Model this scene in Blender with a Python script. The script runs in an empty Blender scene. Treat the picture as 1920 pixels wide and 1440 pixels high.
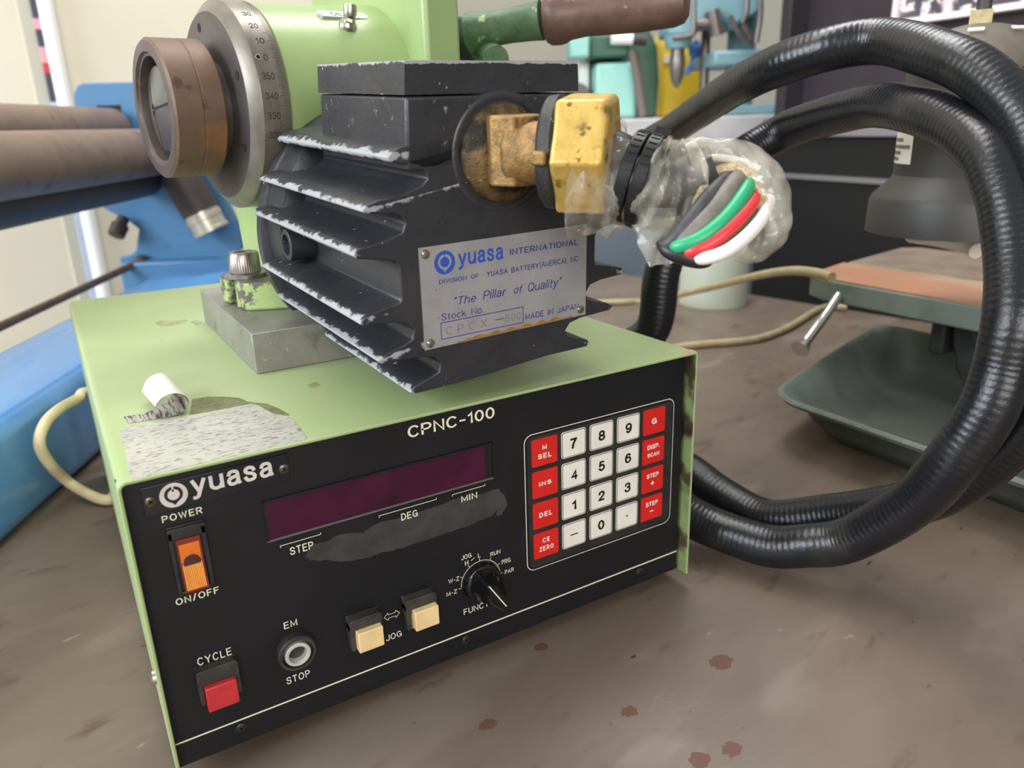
import bpy, bmesh, math, random
from mathutils import Vector, Matrix

random.seed(7)
scene = bpy.context.scene
COL = scene.collection
PI = math.pi

# ------------------------------------------------------------------ camera
CAM_F = 1451.0
cd = bpy.data.cameras.new('camera')
cam = bpy.data.objects.new('camera', cd)
COL.objects.link(cam)
cd.sensor_fit = 'HORIZONTAL'
cd.sensor_width = 36.0
cd.lens = CAM_F / 1920 * 36.0
cd.clip_start = 0.01
cd.clip_end = 50
R = Vector((0.8572739, -0.51396192, -0.03040718))
U = Vector((0.18931262, 0.25974497, 0.9469389))
F = Vector((0.47879243, 0.81754247, -0.31997206))
cam.matrix_world = Matrix(((R.x, U.x, -F.x, -0.0033), (R.y, U.y, -F.y, -0.3103), (R.z, U.z, -F.z, 0.2807), (0, 0, 0, 1)))
cd.dof.use_dof = True
cd.dof.focus_distance = 0.385
cd.dof.aperture_fstop = 10.0
scene.camera = cam

# ------------------------------------------------------------------ light
scene.view_settings.view_transform = 'Standard'
scene.view_settings.look = 'None'
scene.view_settings.exposure = 0.0
scene.view_settings.gamma = 1.0
scene.view_settings.use_curve_mapping = False
W = bpy.data.worlds.new('workshop_light')
scene.world = W
W.use_nodes = True
wn = W.node_tree
wbg = wn.nodes['Background']
wtc = wn.nodes.new('ShaderNodeTexCoord')
wsep = wn.nodes.new('ShaderNodeSeparateXYZ')
wr = wn.nodes.new('ShaderNodeValToRGB')
wr.color_ramp.elements[0].position = 0.0
wr.color_ramp.elements[0].color = (0.10, 0.09, 0.085, 1)
wr.color_ramp.elements[1].position = 1.0
wr.color_ramp.elements[1].color = (0.92, 0.93, 0.92, 1)
wm = wn.nodes.new('ShaderNodeMapRange')
wm.inputs[1].default_value = -0.4
wm.inputs[2].default_value = 0.7
wn.links.new(wtc.outputs['Generated'], wsep.inputs[0])
wn.links.new(wsep.outputs['Z'], wm.inputs[0])
wn.links.new(wm.outputs[0], wr.inputs[0])
wn.links.new(wr.outputs[0], wbg.inputs['Color'])
wbg.inputs['Strength'].default_value = 0.58

def area(name, loc, target, sx, sy, power, color):
    l = bpy.data.lights.new(name, 'AREA')
    l.shape = 'RECTANGLE'
    l.size = sx
    l.size_y = sy
    l.energy = power
    l.color = color
    o = bpy.data.objects.new(name, l)
    o.location = loc
    d = Vector(target) - Vector(loc)
    o.rotation_euler = d.to_track_quat('-Z', 'Y').to_euler()
    COL.objects.link(o)
    return o

area('window_daylight', (-2.2, 0.15, 1.15), (0.2, 0.2, 0.15), 1.5, 1.2, 92, (0.82, 0.91, 1.0))
area('ceiling_tube_light', (0.15, 0.55, 1.95), (0.2, 0.2, 0.1), 1.6, 0.5, 22, (1.0, 0.97, 0.90))
area('front_fill_light', (-0.7, -2.6, 1.0), (0.2, 0.1, 0.1), 2.0, 1.1, 62, (1.0, 0.97, 0.92))  # added unseen fill that brightens the upright front faces, not a known window

area('far_fill_light', (1.15, 0.9, 2.3), (1.2, 2.0, 0.35), 1.2, 0.8, 34, (0.95, 0.98, 1.0))  # added fill hung overhead to brighten the far counter and jug

# ------------------------------------------------------------------ materials
def lin(c):
    return tuple(((v / 255) / 12.92 if v / 255 <= 0.04045 else (((v / 255) + 0.055) / 1.055) ** 2.4) for v in c) + (1.0,)

MATS = {}

def mat(name, c1, c2=None, scale=40.0, rough=0.5, metal=0.0, bump=0.0, bscale=150.0, wear=None, spots=None,
        mix=(0.35, 0.7), stretch=(1, 1, 1), spec=0.5, coat=0.0, emit=None, trans=0.0, alpha=1.0, rough2=None, detail=6.0, chips=None):
    """Principled material: two paint tones blended by noise, optional bump, chipped edges (wear) and spots."""
    m = bpy.data.materials.new(name)
    m.use_nodes = True
    nt = m.node_tree
    N = nt.nodes
    L = nt.links
    p = N['Principled BSDF']
    p.inputs['Roughness'].default_value = rough
    p.inputs['Metallic'].default_value = metal
    p.inputs['Specular IOR Level'].default_value = spec
    p.inputs['Coat Weight'].default_value = coat
    p.inputs['Coat Roughness'].default_value = 0.15
    p.inputs['Transmission Weight'].default_value = trans
    p.inputs['Alpha'].default_value = alpha
    p.inputs['Base Color'].default_value = lin(c1)
    MATS[name] = m
    if emit:
        p.inputs['Emission Color'].default_value = lin(emit[0])
        p.inputs['Emission Strength'].default_value = emit[1]
    if not (c2 or bump or wear or spots or chips):
        return m
    tc = N.new('ShaderNodeTexCoord')
    mp = N.new('ShaderNodeMapping')
    mp.inputs['Scale'].default_value = stretch
    L.new(tc.outputs['Object'], mp.inputs[0])
    vec = mp.outputs[0]

    def noise(s, d=detail, r=0.6):
        n = N.new('ShaderNodeTexNoise')
        n.inputs['Scale'].default_value = s
        n.inputs['Detail'].default_value = d
        n.inputs['Roughness'].default_value = r
        L.new(vec, n.inputs['Vector'])
        return n.outputs['Fac']

    def step(sock, a, b):
        r = N.new('ShaderNodeMapRange')
        r.interpolation_type = 'SMOOTHSTEP'
        r.inputs[1].default_value = a
        r.inputs[2].default_value = b
        L.new(sock, r.inputs[0])
        return r.outputs[0]

    def mixc(fac, a, b):
        x = N.new('ShaderNodeMix')
        x.data_type = 'RGBA'
        L.new(fac, x.inputs[0])
        for s, v in ((x.inputs[6], a), (x.inputs[7], b)):
            if isinstance(v, tuple):
                s.default_value = v
            else:
                L.new(v, s)
        return x.outputs[2]

    def mixf(fac, a, b):
        x = N.new('ShaderNodeMix')
        L.new(fac, x.inputs[0])
        for s, v in ((x.inputs[2], a), (x.inputs[3], b)):
            if isinstance(v, (int, float)):
                s.default_value = v
            else:
                L.new(v, s)
        return x.outputs[0]

    col = lin(c1)
    rg = rough
    mt = metal
    if c2:
        f = step(noise(scale), mix[0], mix[1])
        col = mixc(f, lin(c1), lin(c2))
        if rough2 is not None:
            rg = mixf(f, rough, rough2)
    for sp in (spots or []):
        sc, colr, a, b = sp[:4]
        f = step(noise(sc, 3.0, 0.5 if len(sp) < 5 else sp[4]), a, b)
        col = mixc(f, col, lin(colr))
    if wear:
        wc, radius, lo, hi, wscale = wear
        bv = N.new('ShaderNodeBevel')
        bv.samples = 4
        bv.inputs['Radius'].default_value = radius
        ge = N.new('ShaderNodeNewGeometry')
        dt = N.new('ShaderNodeVectorMath')
        dt.operation = 'DOT_PRODUCT'
        L.new(bv.outputs[0], dt.inputs[0])
        L.new(ge.outputs['Normal'], dt.inputs[1])
        inv = N.new('ShaderNodeMath')
        inv.operation = 'SUBTRACT'
        inv.inputs[0].default_value = 1.0
        L.new(dt.outputs['Value'], inv.inputs[1])
        nz = noise(wscale, 8.0, 0.65)
        ad = N.new('ShaderNodeMath')
        ad.operation = 'MULTIPLY_ADD'
        ad.inputs[1].default_value = 2.2
        L.new(inv.outputs[0], ad.inputs[0])
        L.new(nz, ad.inputs[2])
        f = step(ad.outputs[0], lo, hi)
        col = mixc(f, col, lin(wc))
    if chips:
        wc, lo, hi, wscale = chips
        at = N.new('ShaderNodeAttribute')
        at.attribute_name = 'wear'
        ad = N.new('ShaderNodeMath')
        ad.operation = 'MULTIPLY_ADD'
        ad.inputs[1].default_value = 0.5
        L.new(at.outputs['Fac'], ad.inputs[0])
        L.new(noise(wscale, 8.0, 0.68), ad.inputs[2])
        f = step(ad.outputs[0], lo, hi)
        col = mixc(f, col, lin(wc))
    if not isinstance(col, tuple):
        L.new(col, p.inputs['Base Color'])
    if not isinstance(rg, (int, float)):
        L.new(rg, p.inputs['Roughness'])
    if bump:
        b = N.new('ShaderNodeBump')
        b.inputs['Strength'].default_value = bump
        b.inputs['Distance'].default_value = 0.001
        L.new(noise(bscale), b.inputs['Height'])
        L.new(b.outputs[0], p.inputs['Normal'])
    return m

mat('green_paint', (153, 168, 119), (161, 175, 127), 14, 0.34, bump=0.05, bscale=400, spots=[(70, (128, 140, 96), 0.70, 0.80), (9, (150, 172, 112), 0.55, 0.8)])
mat('green_paint_edge', (158, 182, 112), (150, 168, 108), 25, 0.42, spots=[(60, (70, 66, 48), 0.62, 0.72)])
mat('green_worn', (140, 158, 104), (118, 130, 84), 30, 0.5, bump=0.2, bscale=200, spots=[(45, (74, 66, 46), 0.50, 0.64), (22, (58, 44, 34), 0.58, 0.66)])
mat('rust_bare', (176, 142, 116), (150, 112, 88), 200, 0.6)
mat('green_cast', (148, 170, 111), (142, 163, 108), 18, 0.36, bump=0.12, bscale=220, spots=[(60, (120, 138, 90), 0.70, 0.8)])
mat('green_foot', (154, 174, 110), (146, 166, 104), 40, 0.5, bump=0.2, bscale=250, chips=((92, 88, 80), 0.74, 0.80, 160))
mat('lever_green', (66, 98, 66), (96, 124, 86), 60, 0.45, bump=0.5, bscale=260, spots=[(90, (170, 186, 130), 0.62, 0.7)])
mat('lever_shade', (40, 52, 46), (50, 66, 54), 60, 0.6)  # shade beside the lever arm, put into the colour
mat('lever_grip', (92, 66, 56), (110, 82, 70), 45, 0.42, bump=0.25, bscale=250, spots=[(160, (140, 116, 104), 0.66, 0.75)])
mat('panel_black', (20, 21, 24), (25, 25, 28), 30, 0.42, spec=0.35, bump=0.05, bscale=500, spots=[(420, (84, 84, 80), 0.76, 0.80)])
mat('badge_black', (12, 14, 24), rough=0.22, spec=0.6)
mat('print_cream', (226, 222, 196), rough=0.6)
mat('print_white', (226, 224, 218), rough=0.5)
mat('print_silver', (216, 212, 208), (200, 196, 192), 120, 0.4)
mat('plastic_black', (30, 30, 31), (44, 42, 40), 60, 0.45, bump=0.1, bscale=300)
mat('housing_black', (40, 39, 38), (62, 58, 52), 90, 0.55, bump=0.2, bscale=300)
mat('knob_black', (16, 16, 17), rough=0.18, spec=0.6)
mat('display_red', (54, 6, 36), (68, 10, 46), 28, 0.16, spec=0.5, spots=[(36, (34, 4, 24), 0.5, 0.7)])
mat('bezel_line', (110, 106, 108), rough=0.4, metal=0.4)
mat('residue', (56, 57, 55), (44, 44, 43), 90, 0.8, spots=[(300, (96, 96, 90), 0.72, 0.78)])
mat('key_white', (228, 225, 214), (218, 214, 204), 60, 0.4)
mat('key_red', (206, 32, 26), (196, 28, 24), 60, 0.38)
mat('key_line', (70, 70, 72), rough=0.5)
mat('key_black', (16, 16, 17), rough=0.4)
mat('amber', (214, 104, 18), (236, 150, 30), 40, 0.22, spec=0.5, coat=0.4, stretch=(1, 1, 0.2))
mat('amber_bright', (240, 160, 36), (226, 130, 24), 300, 0.3, stretch=(1, 1, 0.05))
mat('amber_dark', (120, 30, 14), rough=0.25)
mat('amber_dot', (70, 36, 26), rough=0.3)
mat('cap_red', (190, 46, 52), (178, 40, 46), 120, 0.45, bump=0.1, wear=((226, 160, 160), 0.0006, 0.86, 0.95, 300))
mat('cap_cream', (232, 204, 150), (220, 190, 138), 80, 0.45, spots=[(200, (150, 126, 88), 0.68, 0.76)])
mat('ring_grey', (196, 196, 188), (170, 170, 162), 80, 0.45)
mat('screw_steel', (116, 108, 96), (84, 74, 64), 300, 0.35, metal=0.7)
mat('screw_dark', (54, 52, 48), (34, 33, 32), 300, 0.45, metal=0.4)
mat('sticker_silver', (186, 184, 172), (170, 170, 166), 40, 0.42, metal=0.25, stretch=(0.6, 2.2, 1), bump=0.1, spots=[(420, (112, 106, 92), 0.56, 0.66), (120, (150, 140, 112), 0.62, 0.75)])
mat('grime', (112, 120, 76), (92, 92, 62), 200, 0.5)
mat('smudge', (148, 152, 106), (126, 124, 88), 200, 0.5)
mat('tape_white', (232, 230, 216), (220, 216, 198), 60, 0.4)
mat('tape_inside', (196, 190, 186), (70, 66, 70), 700, 0.28, metal=0.55, stretch=(1.0, 0.12, 0.12), mix=(0.45, 0.6))
mat('aluminium', (146, 144, 136), (128, 126, 118), 30, 0.42, metal=0.35, bump=0.15, bscale=300, spots=[(220, (176, 174, 164), 0.66, 0.72), (60, (112, 108, 96), 0.62, 0.75)])
mat('bolt_steel', (158, 150, 144), (128, 120, 116), 200, 0.33, metal=0.75)
mat('hex_dark', (24, 24, 24), rough=0.6)
mat('motor_paint', (47, 48, 53), (39, 40, 44), 60, 0.36, bump=0.25, bscale=260, spots=[(190, (150, 150, 152), 0.71, 0.735, 0.6), (30, (56, 56, 58), 0.55, 0.8)],
    chips=((156, 156, 160), 0.78, 0.90, 120))
mat('motor_back', (46, 47, 54), (38, 39, 44), 60, 0.45, bump=0.2, spots=[(190, (170, 170, 172), 0.69, 0.72, 0.6)])
mat('plate_silver', (186, 186, 190), (172, 172, 176), 60, 0.34, metal=0.55, spots=[(420, (120, 112, 98), 0.72, 0.77)])
mat('plate_rust', (158, 112, 48), (120, 84, 44), 300, 0.6)
mat('ink_blue', (44, 78, 172), rough=0.5)
mat('ink_navy', (48, 52, 128), rough=0.5)
mat('stamp_grey', (140, 138, 134), rough=0.5, metal=0.3)
mat('rivet', (160, 150, 134), (118, 104, 88), 500, 0.32, metal=0.8)
mat('bronze', (122, 98, 62), (70, 58, 42), 90, 0.5, metal=0.45, bump=0.7, bscale=420, spots=[(60, (34, 32, 28), 0.44, 0.62), (700, (210, 196, 170), 0.70, 0.75)])
mat('bronze_light', (164, 128, 74), (118, 92, 58), 160, 0.5, metal=0.45, bump=0.7, bscale=420)
mat('gasket_black', (34, 34, 33), (44, 43, 40), 90, 0.5, bump=0.6, bscale=380, spots=[(600, (150, 146, 134), 0.70, 0.75)])
mat('brass', (206, 172, 92), (188, 154, 78), 130, 0.40, metal=0.4, bump=0.2, bscale=300, spots=[(70, (92, 70, 30), 0.60, 0.72), (240, (120, 92, 42), 0.62, 0.72)], wear=((226, 206, 150), 0.0012, 0.80, 0.95, 150))
mat('cable_dark', (44, 43, 45), (36, 35, 36), 60, 0.5)
mat('tie_black', (18, 18, 19), rough=0.4)
mat('wire_black', (28, 28, 30), rough=0.42)
mat('wire_charcoal', (66, 66, 68), (52, 52, 54), 200, 0.5)
mat('wire_grey', (116, 110, 104), (98, 92, 86), 200, 0.55)
mat('wire_green', (34, 152, 104), rough=0.38)
mat('wire_darkgreen', (44, 104, 66), rough=0.45)
mat('wire_red', (206, 48, 52), rough=0.38)
mat('wire_white', (226, 222, 216), rough=0.4)
mat('string', (196, 176, 142), (160, 140, 108), 700, 0.8, stretch=(1, 1, 1), bump=0.6, bscale=900)
mat('hose_black', (19, 20, 25), (24, 24, 28), 30, 0.27, bump=0.25, bscale=420, spec=0.5, spots=[(26, (46, 44, 41), 0.55, 0.8)])
mat('cord_beige', (176, 160, 124), (158, 142, 108), 60, 0.5)
mat('cord_cream', (214, 200, 162), (200, 184, 146), 60, 0.45)
mat('rust_stain', (100, 66, 52), (92, 68, 56), 260, 0.6)
mat('bench_steel', (116, 101, 88), (103, 89, 78), 7, 0.36, bump=0.2, bscale=120, rough2=0.48, stretch=(0.55, 1.25, 1),
    spots=[(11, (126, 112, 99), 0.50, 0.74), (45, (98, 83, 72), 0.60, 0.74), (22, (126, 112, 100), 0.56, 0.75), (30, (92, 74, 64), 0.66, 0.76), (120, (70, 56, 48), 0.71, 0.75), (60, (148, 134, 120), 0.70, 0.78)])
mat('wall_cream', (228, 219, 198), (221, 212, 192), 2.5, 0.8, bump=0.05, bscale=40)
mat('wall_pale', (208, 202, 186), rough=0.8)
mat('trim_white', (242, 242, 238), rough=0.4)
mat('trim_beige', (196, 192, 176), rough=0.7)  # darker greyish beige band left of the round trim
mat('floor_concrete', (112, 108, 102), (98, 94, 88), 4, 0.7)
mat('blue_paint', (68, 113, 152), (76, 121, 158), 10, 0.36, spots=[(26, (54, 102, 148), 0.62, 0.75)])
mat('blue_top', (80, 130, 182), (94, 144, 194), 9, 0.24, spots=[(22, (70, 126, 188), 0.6, 0.7)], stretch=(1, 0.3, 1))
mat('bar_brown', (136, 114, 100), (122, 101, 90), 24, 0.5, metal=0.15, bump=0.1, spots=[(36, (92, 70, 58), 0.6, 0.75)])
mat('bar_dark', (54, 48, 48), (68, 58, 54), 26, 0.55)
mat('bar_cap', (200, 192, 176), rough=0.35, metal=0.6)
mat('knurl_dark', (78, 72, 68), (56, 52, 50), 400, 0.45, metal=0.5)
mat('rod_brown', (116, 92, 78), (98, 78, 66), 90, 0.5)
mat('dial_steel', (132, 125, 115), (114, 107, 99), 60, 0.38, metal=0.55, stretch=(3, 1, 1), spots=[(50, (122, 112, 98), 0.58, 0.75)])
mat('dial_face', (92, 86, 84), (78, 72, 70), 40, 0.42, metal=0.45)
mat('engraving', (38, 34, 30), rough=0.7)
mat('nose_rust', (112, 88, 70), (98, 78, 66), 40, 0.55, metal=0.25, bump=0.15, spots=[(26, (140, 98, 60), 0.56, 0.72), (90, (80, 62, 52), 0.64, 0.72)])
mat('nose_face', (98, 88, 84), (84, 74, 72), 60, 0.45, metal=0.4, spots=[(80, (124, 92, 68), 0.62, 0.75)])
mat('collet_steel', (120, 120, 122), (88, 88, 90), 50, 0.3, metal=0.75)
mat('cavity', (20, 19, 19), rough=0.8)
mat('oil_steel', (176, 172, 158), (140, 136, 122), 200, 0.3, metal=0.8)
mat('tool_green', (116, 126, 118), (106, 116, 109), 40, 0.48, bump=0.1)
mat('tool_orange', (174, 122, 92), (170, 136, 112), 14, 0.5, spots=[(20, (184, 158, 130), 0.55, 0.75)], stretch=(1, 0.4, 1))
mat('tool_plate', (150, 132, 116), (132, 116, 102), 30, 0.45, metal=0.2)
mat('tray_green', (98, 106, 100), (88, 96, 91), 20, 0.5, bump=0.1, spots=[(16, (76, 78, 72), 0.55, 0.75)], wear=((150, 160, 150), 0.004, 0.80, 0.9, 120))
mat('bracket_dark', (44, 46, 48), (60, 62, 62), 60, 0.5)
mat('chrome', (200, 196, 188), rough=0.22, metal=0.9)
mat('lamp_black', (52, 50, 48), (58, 55, 51), 30, 0.5)
mat('lamp_dome', (104, 96, 84), (96, 88, 78), 60, 0.6)
mat('lamp_slot', (214, 206, 196), rough=0.6)
mat('bulb_white', (232, 224, 212), rough=0.25, spec=0.6)
mat('paper_white', (236, 232, 222), rough=0.7)
mat('print_grey', (120, 114, 106), rough=0.8)
mat('clip_wood', (164, 144, 100), (184, 170, 130), 200, 0.6)
mat('cabinet_black', (13, 13, 15), (17, 16, 18), 20, 0.5)
mat('cabinet_purple', (47, 40, 49), (53, 45, 54), 12, 0.42)
mat('cabinet_frame', (44, 40, 46), rough=0.5)
mat('ledge_grey', (140, 132, 138), rough=0.45, metal=0.3)
mat('ledge_silver', (140, 138, 140), rough=0.35, metal=0.5)
mat('window_frame_white', (236, 226, 224), rough=0.5)
mat('window_dirty', (70, 66, 78), (84, 80, 92), 14, 0.25, spots=[(70, (226, 214, 216), 0.54, 0.60), (26, (232, 206, 206), 0.56, 0.70)])
mat('counter_white', (196, 192, 192), (178, 174, 174), 12, 0.4)
mat('counter_side', (104, 114, 124), (94, 104, 114), 12, 0.5)
mat('teal_light', (150, 206, 194), (140, 196, 184), 8, 0.4)
mat('teal_dark', (44, 86, 66), (52, 96, 76), 8, 0.45)
mat('jug_yellow', (240, 204, 52), (232, 192, 44), 8, 0.4)
mat('press_blue', (132, 168, 176), (116, 152, 162), 10, 0.4)
mat('press_steel', (128, 120, 116), (108, 100, 98), 20, 0.35, metal=0.6)
mat('rag_blue', (96, 142, 204), (70, 116, 186), 30, 0.8)
mat('post_green', (176, 182, 164), rough=0.5)
mat('belt_brown', (112, 100, 92), rough=0.6)
mat('strip_dark', (74, 76, 90), rough=0.5)
mat('strip_pink', (226, 166, 176), rough=0.5)
mat('strip_red', (206, 70, 82), rough=0.5)
mat('strip_blue', (196, 208, 232), (150, 160, 196), 400, 0.5, mix=(0.55, 0.62))
mat('strip_yellow', (208, 200, 120), rough=0.5)

# crumpled clear plastic: thin sheet, mostly see-through, milky on its folds
pm = bpy.data.materials.new('clear_plastic')
pm.use_nodes = True
nt = pm.node_tree
nt.nodes.clear()
o_ = nt.nodes.new('ShaderNodeOutputMaterial')
mx = nt.nodes.new('ShaderNodeMixShader')
tr = nt.nodes.new('ShaderNodeBsdfTransparent')
pb = nt.nodes.new('ShaderNodeBsdfPrincipled')
tr.inputs[0].default_value = (0.93, 0.91, 0.86, 1)
pb.inputs['Base Color'].default_value = lin((226, 220, 206))
pb.inputs['Roughness'].default_value = 0.10
pb.inputs['Specular IOR Level'].default_value = 0.9
tcp = nt.nodes.new('ShaderNodeTexCoord')
nzp = nt.nodes.new('ShaderNodeTexNoise')
nzp.inputs['Scale'].default_value = 60
nzp.inputs['Detail'].default_value = 3
nt.links.new(tcp.outputs['Object'], nzp.inputs['Vector'])
mrp = nt.nodes.new('ShaderNodeMapRange')
mrp.inputs[1].default_value = 0.35
mrp.inputs[2].default_value = 0.7
mrp.inputs[3].default_value = 0.07
mrp.inputs[4].default_value = 0.36
nt.links.new(nzp.outputs['Fac'], mrp.inputs[0])
bpn = nt.nodes.new('ShaderNodeBump')
bpn.inputs['Strength'].default_value = 0.6
bpn.inputs['Distance'].default_value = 0.003
nt.links.new(nzp.outputs['Fac'], bpn.inputs['Height'])
nt.links.new(bpn.outputs[0], pb.inputs['Normal'])
nt.links.new(mrp.outputs[0], mx.inputs[0])
nt.links.new(tr.outputs[0], mx.inputs[1])
nt.links.new(pb.outputs[0], mx.inputs[2])
nt.links.new(mx.outputs[0], o_.inputs[0])
MATS['clear_plastic'] = pm

# ------------------------------------------------------------------ helpers
WM = {}

def thing(name, label, cat, loc=(0, 0, 0), rz=0.0, group=None):
    o = bpy.data.objects.new(name, None)
    o.empty_display_size = 0.02
    o.location = loc
    o.rotation_euler = (0, 0, rz)
    COL.objects.link(o)
    WM[o] = Matrix.Translation(loc) @ Matrix.Rotation(rz, 4, 'Z')
    tag(o, label, cat, group)
    return o

def tag(o, label, cat, group=None):
    o['label'] = label
    o['category'] = cat
    if group:
        o['group'] = group

def frame3(o, r):
    return Matrix(((r[0][0], r[0][1], r[0][2], o[0]), (r[1][0], r[1][1], r[1][2], o[1]), (r[2][0], r[2][1], r[2][2], o[2]), (0, 0, 0, 1)))

def smooth_path(pts, n=8):
    """Catmull-Rom through pts (tuples of any length)."""
    out = []
    P = [tuple(p) for p in pts]
    P = [tuple(2 * a - b for a, b in zip(P[0], P[1]))] + P + [tuple(2 * a - b for a, b in zip(P[-1], P[-2]))]
    for i in range(1, len(P) - 2):
        for k in range(n):
            t = k / n
            out.append(tuple(0.5 * (2 * b + (c - a) * t + (2 * a - 5 * b + 4 * c - d) * t * t + (3 * b - a - 3 * c + d) * t ** 3)
                             for a, b, c, d in zip(P[i - 1], P[i], P[i + 1], P[i + 2])))
    out.append(P[-2])
    return out

def rrect(w, h, r, n=5, cx=0.0, cy=0.0):
    pts = []
    for sx, sy, a0 in ((1, 1, 0), (-1, 1, 90), (-1, -1, 180), (1, -1, 270)):
        for k in range(n + 1):
            a = math.radians(a0 + 90 * k / n)
            pts.append((cx + sx * (w / 2 - r) + r * math.cos(a), cy + sy * (h / 2 - r) + r * math.sin(a)))
    return pts

def circ(r, n=32, cx=0.0, cy=0.0, a0=0.0):
    return [(cx + r * math.cos(a0 + 2 * PI * k / n), cy + r * math.sin(a0 + 2 * PI * k / n)) for k in range(n)]

def chaikin(pts, it=1, closed=True):
    for _ in range(it):
        out = []
        n = len(pts)
        for i in range(n if closed else n - 1):
            a, b = pts[i], pts[(i + 1) % n]
            out.append(tuple(0.75 * x + 0.25 * y for x, y in zip(a, b)))
            out.append(tuple(0.25 * x + 0.75 * y for x, y in zip(a, b)))
        pts = out
    return pts

# ------------------------------------------------------------------ lettering drawn with strokes
def _arc(cx, cy, rx, ry, a0, a1, n=12):
    return [(cx + rx * math.cos(math.radians(a0 + (a1 - a0) * k / n)), cy + ry * math.sin(math.radians(a0 + (a1 - a0) * k / n))) for k in range(n + 1)]

def _sm(*p):
    return smooth_path(p, 5)

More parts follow.
